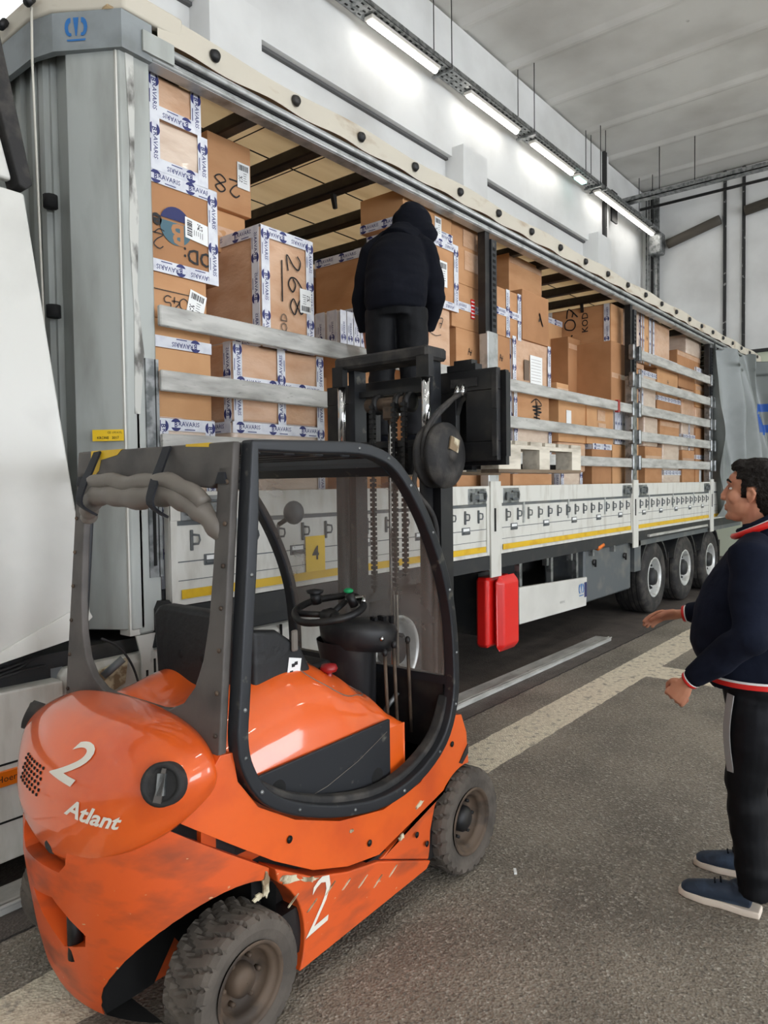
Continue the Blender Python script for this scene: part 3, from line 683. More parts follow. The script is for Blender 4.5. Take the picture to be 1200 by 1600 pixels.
def pen(b, strokes, o, dx, dy, s, wd=.012):
    """hand drawn strokes: polylines turned into flat ribbons"""
    o = Vector(o); dx = Vector(dx).normalized(); dy = Vector(dy).normalized()
    for st in strokes:
        P = [o+dx*p.x*s+dy*p.y*s for p in spline([(a[0], a[1], 0) for a in st], 5)]; vs = []; n_ = dx.cross(dy)
        for i in range(len(P)):
            t = (P[min(i+1, len(P)-1)]-P[max(i-1, 0)]); t = t.normalized() if t.length > 1e-9 else dx; q = n_.cross(t)
            vs += [P[i]+q*wd/2, P[i]-q*wd/2]
        b.add(vs, [(2*i, 2*i+1, 2*i+3, 2*i+2) for i in range(len(P)-1)])
DIG = {'0': [[(.5, 1), (.1, .8), (.1, .2), (.5, 0), (.9, .3), (.85, .8), (.5, 1)]], '1': [[(.2, .75), (.5, 1), (.5, 0)]],
       '2': [[(.1, .8), (.4, 1), (.8, .8), (.6, .45), (.1, .05), (.9, .05)]], '4': [[(.6, 1), (.1, .4), (.9, .4)], [(.65, .6), (.6, 0)]],
       '5': [[(.85, 1), (.25, 1), (.2, .6), (.7, .6), (.8, .25), (.45, 0), (.1, .1)]], '6': [[(.7, 1), (.2, .6), (.15, .2), (.5, 0), (.85, .25), (.5, .5), (.2, .35)]],
       '7': [[(.1, .95), (.9, 1), (.4, 0)], [(.3, .5), (.75, .5)]], '8': [[(.5, .5), (.15, .75), (.5, 1), (.85, .75), (.5, .5), (.1, .25), (.5, 0), (.9, .25), (.5, .5)]],
       '.': [[(.4, .05), (.5, .1), (.5, 0)]], "'": [[(.5, 1), (.4, .8)]], '_': [[(-.2, -.1), (1, -.12)]], 'O': [[(.5, .7), (.2, .5), (.3, .1), (.7, .1), (.8, .5), (.5, .7)]]}
def digits(b, s_, o, dx, dy, s, wd=.012, sp=.85):
    o = Vector(o); dxx = Vector(dx).normalized(); n_ = len(s_)
    for i, ch in enumerate(s_):
        if ch in DIG: pen(b, DIG[ch], o+dxx*(i-n_/2)*s*sp*.8, dx, dy, s*.8, wd)
BOXM = {'p': ['card', 'card2', 'card3', 'card'], 'w': ['card_pale', 'card_film'], 't': ['bundle']}
NB = [0]
CL = {}
def carton(x0, x1, y0, y1, z0, z1, style, label, mat_=None, rz=0, ry=0, group='cardboard cartons loaded in the trailer'):
    NB[0] += 1; i = NB[0]; rr = random.Random(i*7+1)
    kind, rest = (style.split(':')+[''])[:2]; tp, ex = (rest.split(';')+[''])[:2]
    W, D, H = x1-x0, y1-y0, z1-z0; c = Vector(((x0+x1)/2, (y0+y1)/2, z0))
    t = empty('cardboard_box' if kind != 't' else 'taped_bundle', c, label, 'box', group)
    LOC[t.name] = Vector((0, 0, 0))
    # body, local coordinates: x -W/2..W/2, y 0 = front .. , z 0..H ; slightly soft carton walls
    b = MB(); nx, ny, nz = 7, 5, 7; amp = .004 if kind == 'p' else .008
    def soft(p):
        fx = 1-abs(p.x)/(W/2); fz = 1-abs(p.z-H/2)/(H/2); fy = 1-abs(p.y)/(D/2)
        k = noise.noise(p*6+Vector((i*3.1, 0, 0)))*amp
        q = p.copy()
        if abs(p.y) > D/2-1e-4: q.y += (k-.004*fx*fz)*(1 if p.y > 0 else 1)
        if abs(p.x) > W/2-1e-4: q.x += k
        if kind != 'p':  # wrapped loads have rounded corners
            rad = .018 if kind == 'w' else .04
            for ax, hx in ((0, W/2), (1, D/2)): pass
        return q
    m_ = mat_ or rr.choice(BOXM[kind])
    for (ax, s) in ((1, -1), (1, 1), (0, -1), (0, 1), (2, -1), (2, 1)):
        def fn(u, v, ax=ax, s=s):
            if ax == 1: p = Vector(((u-.5)*W, s*D/2, v*H))
            elif ax == 0: p = Vector((s*W/2, (u-.5)*D, v*H))
            else: p = Vector(((u-.5)*W, (v-.5)*D, H*(s > 0)))
            return soft(p)
        b.grid(fn, 7, 7, smooth=False)
    body = b.build('carton', [m_, 'ink', 'teal', 'navy'], t); me = body.data
    bm = bmesh.new(); bm.from_mesh(me); bmesh.ops.remove_doubles(bm, verts=bm.verts, dist=.0012); bmesh.ops.recalc_face_normals(bm, faces=bm.faces); bm.to_mesh(me); bm.free()
    bv = body.modifiers.new('b', 'BEVEL'); bv.width = .006 if kind == 'p' else .022; bv.segments = 2; bv.limit_method = 'ANGLE'; bv.angle_limit = R(50)
    for p in me.polygons: p.use_smooth = True
    body.modifiers.new('w', 'WEIGHTED_NORMAL')
    F = -D/2-.008 if kind != 'p' else -D/2-.006; Lx = -W/2-(.009 if kind != 'p' else .006)
    X_, Z_, Y_ = Vector((1, 0, 0)), Vector((0, 0, 1)), Vector((0, 1, 0)); nF = Vector((0, -1, 0)); nL = Vector((-1, 0, 0))
    tw = min(.065, H*.4, W*.3); far = x0 > 7
    if tp or kind == 't':
        q = t; ps = .17 if not far else .12; up_ = 1 if rr.random() < .5 else -1
        def st(a): return (a in tp) or (a in 'TBLR' and tp == 'ALL')
        if tp == 'ALL':
            k = 0; n_ = max(2, int(W/.075))
            for a in range(n_):
                strip(q, ((a+.5)/n_*W-W/2, F-.001, H/2), Z_, X_, nF, H*.98, W/n_*.9, s=.13)
            n_ = max(2, int(D/.1))
            for a in range(n_): strip(q, (Lx-.001, (a+.5)/n_*D-D/2, H/2), Z_, -Y_, nL, H*.98, D/n_*.8, s=.13)
        else:
            if 'T' in tp:
                strip(q, (0, F, H-tw/2), X_*up_, Z_*up_, nF, W, tw, s=ps); strip(q, (Lx, 0, H-tw/2), -Y_, Z_, nL, D, tw, s=ps)
                strip(q, (0, -D/2+tw/2, H+.005), X_, Y_, Z_, W, tw, s=ps)
            if 'B' in tp: strip(q, (0, F, tw/2), -X_, -Z_, nF, W, tw, s=ps); strip(q, (Lx, 0, tw/2), -Y_, Z_, nL, D, tw, s=ps)
            if 'L' in tp: strip(q, (-W/2+tw/2, F-.001, H/2), -Z_, X_, nF, H, tw, s=ps); strip(q, (Lx-.001, -D/2+tw/2, H/2), Z_, -Y_, nL, H, tw, s=ps)
            if 'R' in tp: strip(q, (W/2-tw/2, F-.001, H/2), -Z_, X_, nF, H, tw, s=ps)
            if 'H' in tp: strip(q, (0, F-.002, H*.5), X_, Z_, nF, W, tw, s=ps); strip(q, (Lx-.002, 0, H*.5), -Y_, Z_, nL, D, tw, s=ps)
            if 'V' in tp: strip(q, (0, F-.0025, H/2), Z_, -X_, nF, H, tw, s=ps)
    f2 = F-.002; wr = MB(); seam = False
    if ex == 'L540':
        shipping_label(t, (W*.28, f2, H*.42), (math.cos(.25), 0, -math.sin(.25)), (math.sin(.25), 0, math.cos(.25)), nF, .11, .15)
        digits(wr, '045', (-.03, f2-.001, H*.52), -X_, -Z_, .075, .006); pen(wr, [[(-.17, 0), (.08, .0)]], (0, f2-.001, H*.62), X_, Z_, 1, .005)
    if ex == 'LOGO':
        lb = MB(); o = Vector((-.06, f2, H*.5)); r_ = .1
        lb.mi = 0; pts = [o+X_*r_*1.0*math.cos(R(a))+Z_*r_*math.sin(R(a)) for a in range(18, 163, 9)]; lb.add(pts, [tuple(range(len(pts)))])
        lb.mi = 1; pts = [o+X_*r_*math.cos(R(a))+Z_*r_*math.sin(R(a)) for a in range(170, 371, 10)]; lb.add(pts, [tuple(range(len(pts)))])
        lb.mi = 2; lb.text('B', o+Vector((.012, -.001, -.035)), -X_, -Z_, .15, bold=.03)
        lb.mi = 3; lb.text('OD:', (W/2-.135, f2, .13), -X_, -Z_, .11, bold=.01); lb.text('e', (-W/2+.04, f2, H*.5), -X_, -Z_, .12, bold=.03)
        lb.build('printed_logo', ['navy', 'teal', m_, 'ink'], t)
        shipping_label(t, (.07, f2-.002, H*.51), (0, 0, -1), (-1, 0, .12), nF, .11, .15)
        pen(wr, DIG['2'], (-W/2+.08, f2-.001, .2), -X_, -Z_, .08, .006); pen(wr, [[(0, 0), (.5, .4), (1, .3)]], (-W/2+.02, f2-.001, H*.38), X_, Z_, .06, .006)
    if ex == '268':
        sh = MB(); sh.text('KOD', (-.04, f2, H*.2), Z_, -X_, .075, bold=.01); sh.build('printed_text', 'ink_grey', t)
        dx = Vector((.1, 0, -1)); digits(wr, '268', (.0, f2-.002, H*.56), dx, (1, 0, .1), .15, .010, sp=1.1); pen(wr, [[(0, 0), (.0, -.9)]], (-.055, f2-.002, H*.76), X_, Z_, .28, .010)
        shipping_label(t, (W*.33, f2-.001, H*.46), (-1, 0, 0), (0, 0, -1), nF, .10, .15)
    if ex == '28':
        digits(wr, '28', (-.03, f2, H*.45), -X_, -Z_, .13, .009, sp=1.05)
        shipping_label(t, (W*.3, f2, H*.55), X_, Z_, nF, .1, .16)
    if ex == '007': digits(wr, "0O'7", (.02, f2, H*.66), X_, Z_, .1, .007, sp=.8); pen(wr, [[(-.6, 0), (0, -.12), (.6, 0)]], (.05, f2, H*.56), X_, Z_, .13, .006)
    if ex == 'LBL': shipping_label(t, (W*.16 if kind == 'p' and W < .7 else -W*.2, f2, H*.5), X_, Z_, nF, .11, .2 if H > .5 else .14); pen(wr, [[(0, 0), (.3, .1), (.1, -.5), (.3, -.4)]], (-.08, f2, H*.6), X_, Z_, .1, .006)
    if ex == 'LBLV': shipping_label(t, (W*.18, f2, H*.3), X_, Z_, nF, .09, .16)
    if ex == 'LBLT': shipping_label(t, (W*.28, f2, H*.46), X_, Z_, nF, .1, .09)
    if ex == 'LBLS':
        q = MB().box(-W*.25, -W*.25+.12, f2, f2+.001, H*.3, H*.75); q.build('shipping_label', 'label', t); wr.text('Sauis', (W*.12, f2, H*.35), X_, Z_, .09, shear=.3)
    if ex == 'TXT':
        wr.text('MUSAKAT', (0, f2, H*.22), X_, Z_, .06, shear=.2); pen(wr, [[(0, 0), (.2, .6), (.4, 0), (.6, .5)], [(.1, .3), (.6, .25)]], (-.05, f2, H*.5), X_, Z_, .1, .006)
    if ex == 'RED':
        q = MB().box(.02, .08, f2-.003, f2-.001, H*.28, H*.72); q.mi = 1
        for k in range(5): q.box(.025, .075, f2-.004, f2-.003, H*(.31+.085*k), H*(.34+.085*k))
        q.build('red_sticker', ['red', 'label'], t)
    if ex == 'PATCH': q = MB().box(-.1, .12, f2+.001, f2+.002, H*.62, H*.9).box(-.08, .14, f2+.001, f2+.002, H*.25, H*.56); q.build('tape_patch', 'card_film', t)
    if ex == 'PAPER':
        q = MB().box(-.05, .2, f2-.002, f2, H*.12, H*.72); q.mi = 1
        for k in range(9): q.box(-.03, .17, f2-.003, f2-.002, H*(.16+.06*k), H*(.165+.06*k))
        q.box(-.17, -.07, f2-.002, f2, H*.2, H*.6); q.build('paper_sheet', ['label', 'ink_grey'], t)
    if ex == 'SCR':
        pen(wr, [[(-1, .6), (0, 1), (1, .5), (-.8, .3), (.9, .2), (-.7, 0), (1, -.1), (-.4, -.3), (.6, -.4)], [(-.1, 1), (0, -.9)], [(.15, .8), (.1, -.9)], [(-.5, -.6), (.7, -.7)]], (.08, f2, H*.5), X_, Z_, .11, .012)
    if ex == 'STAIN': pen(wr, [[(0, 0), (.2, .4), (.1, .7), (.3, .3), (.6, -.2)], [(.1, .6), (.4, .1), (.7, -.3)]], (.05, f2, H*.45), X_, Z_, .12, .02)
    if ex == 'KOD107':
        wr.text('KOD', (Lx-.001, -.1, H*.6), (0, 0, 1), (0, 1, 0), .11, bold=.01); digits(wr, '1.07', (Lx-.001, .05, H*.4), (0, -.3, 1), (0, 1, .3), .18, .016)
        q = t; strip(q, (Lx-.002, -D/2+.05, H/2), Z_, -Y_, nL, H, .07); strip(q, (Lx-.002, D/2-.05, H/2), Z_, -Y_, nL, H, .07)
    if wr.v: wr.build('pen_writing', 'ink', t)
    # centre seam tape or flap line on plain cartons
    if kind == 'p' and not ex and not tp:
        q = MB(); zz = H*rr.choice((.5, .85)); q.box(-W/2+.01, W/2-.01, F+.002, F+.0035, zz-.03, zz+.03); q.build('clear_tape', 'card_film' if m_ != 'card_film' else 'card2', t)
    t.rotation_euler = (0, ry, rz)
    return t
CARGO = [
(0.28,0.65,0.10,0.60,1.20,2.10,'w:TLR','white-taped carton low in the front left stack, just above the third slat'),
(0.28,0.64,0.10,0.60,2.10,2.47,'p:','plain orange-brown carton seen between the two slats in the front left stack'),
(0.28,0.64,0.10,0.60,2.47,2.62,'p:B','carton with tape along its lower edge, behind the top slat at the far left'),
(0.27,0.62,0.10,0.60,2.62,2.86,'p:;L540','open-looking brown carton marked 540 with a tilted white label'),
(0.27,0.70,0.10,0.60,2.86,3.38,'p:TBR;LOGO','brown carton with large dark B logo printed upside down and a barcode label'),
(0.27,0.64,0.10,0.60,3.38,3.65,'w:BLR','pinkish film-wrapped carton second from the roof in the far left stack'),
(0.27,0.60,0.10,0.60,3.65,3.88,'w:BLR','pinkish film-wrapped carton topmost in the far left stack, touching the roof rail'),
(0.78,1.54,0.10,0.65,1.20,2.11,'w:TR','wide wrapped carton with white tape, under the one with crossed tape near the forklift roof'),
(0.79,1.54,0.10,0.65,2.11,2.57,'w:LRHV','wide wrapped carton with crossed white tape behind the two slats, below the box marked 268'),
(1.02,1.46,0.10,0.65,2.57,3.29,'w:TLRB;268','tall film-wrapped carton marked 268 in black pen, printed tape on its edges'),
(2.11,2.73,0.40,0.88,1.20,2.73,'p:','brown carton under the printed-tape bundle, left of the worker in the dark hood'),
(2.04,2.57,0.40,0.88,2.73,3.02,'t:ALL','carton covered all over in printed tape, left of the worker beside his hand'),
(2.30,2.92,0.40,0.88,3.02,3.52,'p:TB','orange-brown carton with tape at top and bottom, directly left of the worker shoulder'),
(2.50,3.05,0.10,0.52,1.20,2.65,'p:','brown carton low behind the forklift mast, below the pale carton marked 007'),
(2.50,3.06,0.10,0.52,2.64,3.14,'w:;007','pale film-wrapped carton marked 007, right of the worker'),
(2.52,3.17,0.10,0.52,3.14,3.68,'p:TRB;LBL','brown carton framed in printed tape with a barcode label, right of the worker shoulder'),
(2.44,3.09,0.10,0.52,3.68,3.94,'p:B;LBLV','large brown carton under the roof behind the worker hood'),
(3.16,3.61,0.12,0.62,1.20,2.61,'p:','brown carton behind the forklift carriage, left of the middle post'),
(3.17,3.61,0.12,0.62,2.61,3.03,'p:;TXT','plain brown carton with faint pen writing left of the middle post'),
(3.11,3.63,0.12,0.62,3.03,3.40,'p:H;RED','brown carton with a tape band and a red sticker left of the middle post'),
(3.12,3.64,0.12,0.62,3.40,3.91,'p:;PATCH','plain brown carton under the roof just left of the middle post'),
(3.72,4.03,0.10,0.55,1.20,2.27,'p:','brown carton low beside the forklift carriage, under the second slat'),
(3.72,4.04,0.10,0.55,2.27,2.60,'p:LRB','small brown taped carton between first and second slats right of the middle post'),
(3.73,4.04,0.10,0.55,2.60,3.06,'p:;TXT','orange-brown carton with pen marks just right of the middle post, resting behind the top slat'),
(3.74,4.24,0.10,0.55,3.06,3.49,'p:HVR','brown carton with a white cross of printed tape right of the middle post'),
(4.08,4.88,0.10,0.60,1.20,1.82,'p:;LBL','brown carton with white label seen under the lifted pallet'),
(4.09,4.86,0.10,0.60,1.82,2.27,'w:LR','pale wrapped carton above the lifted pallet, under the second slat'),
(4.09,4.83,0.10,0.60,2.26,2.61,'p:L;SCR','carton with a scribbled black drawing between two slats, right of the middle post'),
(4.07,4.85,0.10,0.60,2.61,3.09,'w:LR;PAPER','wrinkled film-wrapped carton with a white paper sheet, above the top slat'),
(4.28,4.83,0.10,0.60,3.09,3.56,'p:;STAIN','plain brown carton with a grey smudge right of the cross-taped one'),
(5.94,6.50,0.12,0.62,1.20,2.17,'p:T;LBLT','brown carton with a tape strip on top, lowest row left of the third post'),
(5.80,6.56,0.12,0.62,2.16,2.60,'p:;PATCH','brown carton with a pale tape patch between the slats, left of the small taped bundle'),
(6.50,6.97,0.12,0.70,2.60,3.40,'p:','very big brown carton filling the gap left of the third post'),
(6.60,6.99,0.16,1.00,3.40,3.86,'p:;KOD107','tilted brown carton with pen writing 1.07 on top of the very big one'),
(5.16,5.70,0.14,0.64,1.20,1.84,'w:LR','pale wrapped carton low behind the end of the lifted pallet'),
(5.13,5.81,0.14,0.64,1.84,2.16,'w:','pale carton behind the end block of the lifted pallet'),
(5.13,5.81,0.14,0.64,2.16,2.61,'p:;LBLS','brown carton with small upright white label between two slats, centre of the second bay'),
(5.09,5.37,0.14,0.64,2.61,2.77,'p:','low brown carton peeking above the top slat left of the very big one'),
(6.54,7.01,0.12,0.62,1.20,2.18,'p:;LBLT','small brown carton lowest row touching the third post'),
(6.58,7.01,0.12,0.62,2.18,2.59,'t:ALL','narrow tape-covered bundle touching the third post between two slats'),
(6.26,6.74,0.55,1.05,1.20,2.75,'p:','plain brown carton in the second row, low behind the very big carton'),
(6.26,6.71,0.55,1.05,2.75,3.47,'p:','film-covered brown carton behind the left side of the very big one'),
(7.65,8.31,0.12,0.52,1.20,2.19,'p:','brown carton at the bottom left of the third bay'),
(7.63,8.15,0.12,0.52,2.19,2.58,'w:','pale-fronted brown carton in the third bay just below the third slat'),
(7.49,8.07,0.12,0.52,2.58,3.17,'w:TL','white wrapped carton behind the second slat of the third bay'),
(7.28,7.60,0.12,0.52,3.17,3.24,'p:','small brown carton at the left of the third bay behind the top slat'),
(8.36,9.13,0.12,0.52,1.20,1.88,'w:T','carton topped with printed tape at the bottom middle of the third bay'),
(8.36,9.07,0.12,0.52,1.88,2.26,'w:','crinkled white wrapped carton in the middle of the third bay above the lowest slat'),
(8.23,9.07,0.12,0.52,2.26,2.57,'p:','brown carton with a pale lower half in the middle of the third bay'),
(8.12,9.12,0.12,0.52,2.57,2.90,'p:T','brown carton with a tape strip on top and pen marks, middle of the third bay'),
(8.12,9.00,0.12,0.52,2.90,3.26,'p:;TXT','brown carton with scrawled writing between the top two slats of the third bay'),
(8.04,8.97,0.12,0.52,3.26,3.42,'p:T','brown carton with a printed tape top edge behind the uppermost slat'),
(9.29,9.89,0.14,0.54,1.20,2.19,'p:','narrow brown carton in the lowest row, right of the tape-topped one'),
(9.28,9.89,0.14,0.54,2.19,2.60,'w:HV','white taped carton in the right half of the third bay above the fourth slat'),
(9.28,9.89,0.14,0.54,2.60,3.11,'w:','pale wrapped carton in the third bay, between second and third slats near the curtain'),
(9.10,9.92,0.14,0.54,3.11,3.36,'p:','brown carton in the right half of the third bay between the top two slats'),
(9.04,10.19,0.14,0.54,3.36,3.64,'p:','plain orange-brown carton above the uppermost slat near the curtain'),
(9.49,10.25,0.14,0.54,3.64,3.94,'w:','rounded film-wrapped bundle under the roof near the curtain'),
(9.89,10.56,0.12,0.52,1.20,2.13,'p:T;LBLS','brown carton with an upright label at the bottom right of the third bay'),
(9.89,10.55,0.12,0.52,2.13,2.55,'p:R','orange carton with white tape bands beside the rear post above the lowest slat'),
(9.88,10.51,0.12,0.52,2.55,2.87,'w:','film-wrapped carton beside the rear post, below the third slat'),
(9.88,10.47,0.12,0.52,2.87,3.22,'p:','brown carton beside the rear post between the second and third slats'),
(9.88,10.43,0.12,0.52,3.22,3.48,'w:T','wrapped carton beside the rear post level with the uppermost slat'),
(.86,1.22,.46,.92,3.20,3.46,'p:','plain brown carton directly under the one marked 28'),
(.90,1.24,.42,.90,3.46,3.90,'p:;28','brown carton marked 28 upside down with a white label, hanging over behind the first stack'),
(.74,.98,.70,1.2,1.20,3.20,'p:','tall brown carton in the second row behind the gap of the first two stacks'),
(4.30,4.98,.25,.75,3.56,3.93,'p:','large brown carton under the roof, resting on two cartons right of the middle post'),
(3.66,3.80,.12,.5,3.49,3.90,'p:','narrow brown carton squeezed between the middle post and the roof'),
(6.1,6.58,.78,1.3,3.2,3.72,'p:T','shaded brown carton with tape at its top in the second row of the middle bay'),
(6.1,6.58,.78,1.3,1.2,3.2,'p:','tall shaded carton in the second row of the middle bay'),
(7.02,7.16,.14,.55,1.2,3.26,'p:','narrow tall carton hidden beside the third post in the third bay'),
(7.18,7.46,.14,.55,1.2,3.17,'p:','brown carton standing just right of the third post in the third bay'),
(7.22,7.50,.14,.45,3.26,3.93,'w:','leaning white carton standing upright right of the third post under the roof'),
(7.52,7.64,.14,.45,3.26,3.93,'w:LR','thin white taped carton standing upright between the leaning white one and a brown one'),
(7.66,7.90,.14,.45,3.26,3.90,'p:R;TXT','upright brown carton with pen scrawl under the roof in the third bay'),
(7.97,8.70,.14,.45,3.42,3.90,'w:L','large white wrapped carton under the roof in the third bay'),
(8.74,9.3,.5,1.0,3.35,3.85,'t:ALL','dark tape-covered bundle under the roof behind the white wrapped carton'),
(8.74,9.3,.56,1.0,1.2,3.35,'p:','tall shaded carton in the second row of the third bay'),
(1.55,2.05,1.2,1.7,1.2,3.0,'p:','tall shaded carton deep inside the first bay'),
(1.7,2.2,.6,1.1,1.2,2.55,'p:','shaded carton in the second row left of the worker'),
(2.15,2.65,1.0,1.6,2.4,3.5,'p:T','shaded carton with tape on top deep behind the worker left side'),
(2.15,2.65,1.0,1.6,1.2,2.4,'p:','shaded carton deep inside below the taped one'),
(4.95,5.6,.8,1.4,1.2,2.5,'p:','shaded carton in the second row of the middle bay near the lifted pallet'),
(5.15,5.62,.75,1.3,2.77,3.45,'p:','film-wrapped carton in shade under the roof, left in the middle bay'),
(5.05,5.62,.75,1.3,2.5,2.77,'p:','flat shaded carton under the film-wrapped one in the middle bay'),
(5.0,5.6,1.35,2.0,1.2,3.7,'p:T','tall dark carton with tape at the top far inside the middle bay'),
]
for c_ in CARGO: carton(*c_)
# ================================================================ forklift
G = empty('forklift_truck', (-.1, -.98, 0), 'worn orange forklift marked 2 with black cage, in the foreground beside the trailer', 'forklift')
FY = -.98; FC = Vector((-.43, FY, 0))
LP = [(-.44, 1.855), (-.452, 1.66), (-.468, 1.46), (-.5, 1.1), (-.512, .95), (-.49, .85), (-.42, .745), (-.28, .655), (-.06, .57), (.18, .522), (.40, .545), (.58, .635), (.665, .78), (.678, .95), (.655, 1.18), (.59, 1.38), (.48, 1.58), (.36, 1.73), (.25, 1.82), (.12, 1.86), (0, 1.868)]
def plan(front, ex=.95, n=28, side=.49, a=.47):
    pts = [(front, FY-side)]
    for i in range(n+1):
        f = PI/2-PI*i/n
        c_, s_ = math.cos(f), math.sin(f)
        pts.append((FC.x-a*abs(c_)**ex, FY-side*math.copysign(abs(s_)**ex, s_)))
    pts.append((front, FY+side)); return pts
def xint(name, poly, front, mt, parent, a=.47, side=.49, cuts=(), bevel=.012):
    o = MB().prism(poly, 'Y', -2.2, .3).build(name, mt, parent)
    pl_ = MB().prism([(p[0]-LOC[G.name].x*0, p[1]) for p in plan(front, a=a, side=side)], 'Z', -.2, 1.6).build('cut', mt, parent)
    bpy.context.view_layer.update()
    m1 = o.modifiers.new('i', 'BOOLEAN'); m1.operation = 'INTERSECT'; m1.object = pl_; m1.solver = 'EXACT'
    cs = []
    for c in cuts: q = c.build('cut', mt, parent); m2 = o.modifiers.new('d', 'BOOLEAN'); m2.object = q; m2.solver = 'EXACT'; cs.append(q)
    evalmesh(o)
    for q in [pl_]+cs: bpy.data.objects.remove(q)
    b = o.modifiers.new('b', 'BEVEL'); b.width = bevel; b.segments = 3; b.limit_method = 'ANGLE'; b.angle_limit = R(38)
    for p in o.data.polygons: p.use_smooth = True
    o.modifiers.new('w', 'WEIGHTED_NORMAL'); return o
RW, FW = (-.53, .205), (.765, .23)
arch = lambda w, r: MB().lathe([(r, -2.0), (r, .2)], (w[0], 0, w[1]), n=48, cap=True)
# counterweight: lofted rings, tapering to the floor at the rear
def ring(s, z, front=-.40):
    out = []
    for (x, y) in plan(front, ex=.95):
        out.append((FC.x+(x-FC.x)*s if x < FC.x else x, FY+(y-FY)*(1-(1-s)*.35), z))
    return out
b = MB(); rg = [[(x, y, z+(.135*max(0, min(1, (x+.93)/.19)) if z > .54 else 0)) for x, y, z in ring(s, z)] for s, z in ((.80, .085), (.86, .15), (.92, .27), (.97, .42), (1.0, .53), (.995, .575), (.975, .61), (.93, .625), (.8, .63))]; n_ = len(rg[0])
for r_ in rg: b.v += [Vector(p) for p in r_]
for i in range(len(rg)-1):
    for k in range(n_): b.f.append((i*n_+k, i*n_+(k+1) % n_, (i+1)*n_+(k+1) % n_, (i+1)*n_+k)); b.m.append(0); b.sm.append(True)
b.f.append(tuple(range(n_))); b.m.append(0); b.sm.append(False); b.f.append(tuple((len(rg)-1)*n_+k for k in range(n_))); b.m.append(0); b.sm.append(False)
cw = b.build('counterweight', 'orange_worn', G)
cts = [MB().lathe([(.285, -2.0), (.285, -1.12)], (RW[0], 0, RW[1]), n=48, cap=True), MB().lathe([(.285, -.84), (.285, .2)], (RW[0], 0, RW[1]), n=48, cap=True),
       MB().prism([(-.84, .81), (-.64, .665), (-.385, .49), (-.2, .47), (-.2, 1.2), (-.84, 1.2)], 'Y', -2, .2),
       MB().prism([(-.88, .45), (-1.02, .47), (-1.08, .43), (-1.15, .38), (-1.14, .34), (-1.04, .31), (-.93, .38)], 'X', -1.2, -.80),
       MB().box(-1.0, -.74, -1.10, -.80, .565, .70, ch=.03)]
MB().prism([(x*1, y) for x, y in plan(-.45, a=.40, side=.42)], 'Z', .55, .80).build('under_cap_block', 'black_metal', G)
for s_ in (-1, 1):
    def hw(x, z):
        P_ = ((.0, .80), (.085, .80), (.15, .86), (.27, .92), (.42, .97), (.55, 1.), (9, 1.)); sc = 1
        for (a1, b1_), (a2, b2_) in zip(P_, P_[1:]):
            if a1 <= z <= a2: sc = b1_+(b2_-b1_)*(z-a1)/(a2-a1); break
        dx = min(1, abs(min(0, x+.43))/.47/sc); return .49*(1-dx**2.1)**.475*(1-(1-sc)*.35)-.006
    def hf(u, v):
        a_ = PI*(-.3+1.6*u); x, z = RW[0]+.282*math.cos(a_), RW[1]+.282*math.sin(a_); x = min(x, -.36); z = max(z, .088)
        return Vector((x, FY+s_*(.15+(max(.16, hw(x, z))-.15)*v), z))
    hs_ = MB().grid(hf, 40, 3); hs_.grid(lambda u, v: Vector((RW[0]+.282*v*math.cos(PI*(-.3+1.6*u)), FY+s_*.152, max(.088, RW[1]+.282*v*math.sin(PI*(-.3+1.6*u))))), 40, 3); hs_.build('wheel_housing', 'hole', G)  # near-black sheet painting in the shade inside the wheel arch
qs = []
for c in cts: q = c.build('cut', 'orange_worn', G); m2 = cw.modifiers.new('d', 'BOOLEAN'); m2.object = q; m2.solver = 'EXACT'; qs.append(q)
evalmesh(cw)
for q in qs: bpy.data.objects.remove(q)
bv = cw.modifiers.new('b', 'BEVEL'); bv.width = .008; bv.segments = 2; bv.limit_method = 'ANGLE'; bv.angle_limit = R(40)
for p in cw.data.polygons: p.use_smooth = True
cw.modifiers.new('w', 'WEIGHTED_NORMAL')
MB().prism([(-.70, .79), (-.36, .57), (-.36, .44), (-.70, .62)], 'Y', FY-.385, FY+.385).build('seam_backing', 'hole', G)
MB().tube([(-.84, -1.06, .27), (-.84, -1.06, .46)], .024, n=12).build('tow_pin', 'black_metal', G)
MB().ell((-.86, -1.0, .63), (.035, .035, .04)).build('rubber_buffer', 'rubber', G)
MB().box(-.72, -.36, -1.1, -.86, .14, .5).build('rear_axle_block', 'black_metal', G)
# chipped paint: bare filler patches on the edges
def chip(pts, y, name='chipped_paint', th=.002):
    MB().prism(pts, 'Y', y-th, y+.004).build(name, 'putty', G)
def rblob(cx, cz, rx, rz, seed, n=16, rot=0):
    rr = random.Random(seed); out = []
    for i in range(n):
        a = 2*PI*i/n; k = .55+.6*rr.random(); x, z = rx*k*math.cos(a), rz*k*math.sin(a); out.append((cx+x*math.cos(rot)-z*math.sin(rot), cz+x*math.sin(rot)+z*math.cos(rot)))
    return out
chip(rblob(-.415, .455, .018, .045, 3), -1.471); chip(rblob(-.45, .425, .02, .012, 5), -1.471)
chip(rblob(-.31, .425, .05, .02, 4, rot=-.3), -1.471); chip(rblob(-.22, .385, .05, .01, 8, rot=-.4), -1.471)
for k in range(7):
    rr = random.Random(k+20); chip(rblob(-.3+.09*k, .3-.02*k+.05*rr.random(), .03, .0025, k, rot=.5), -1.4725)
chip(rblob(.42, .42, .03, .012, 31, rot=.3), -1.472); chip(rblob(.30, .33, .02, .012, 32), -1.472); chip(rblob(.0, .47, .012, .006, 33), -1.472)
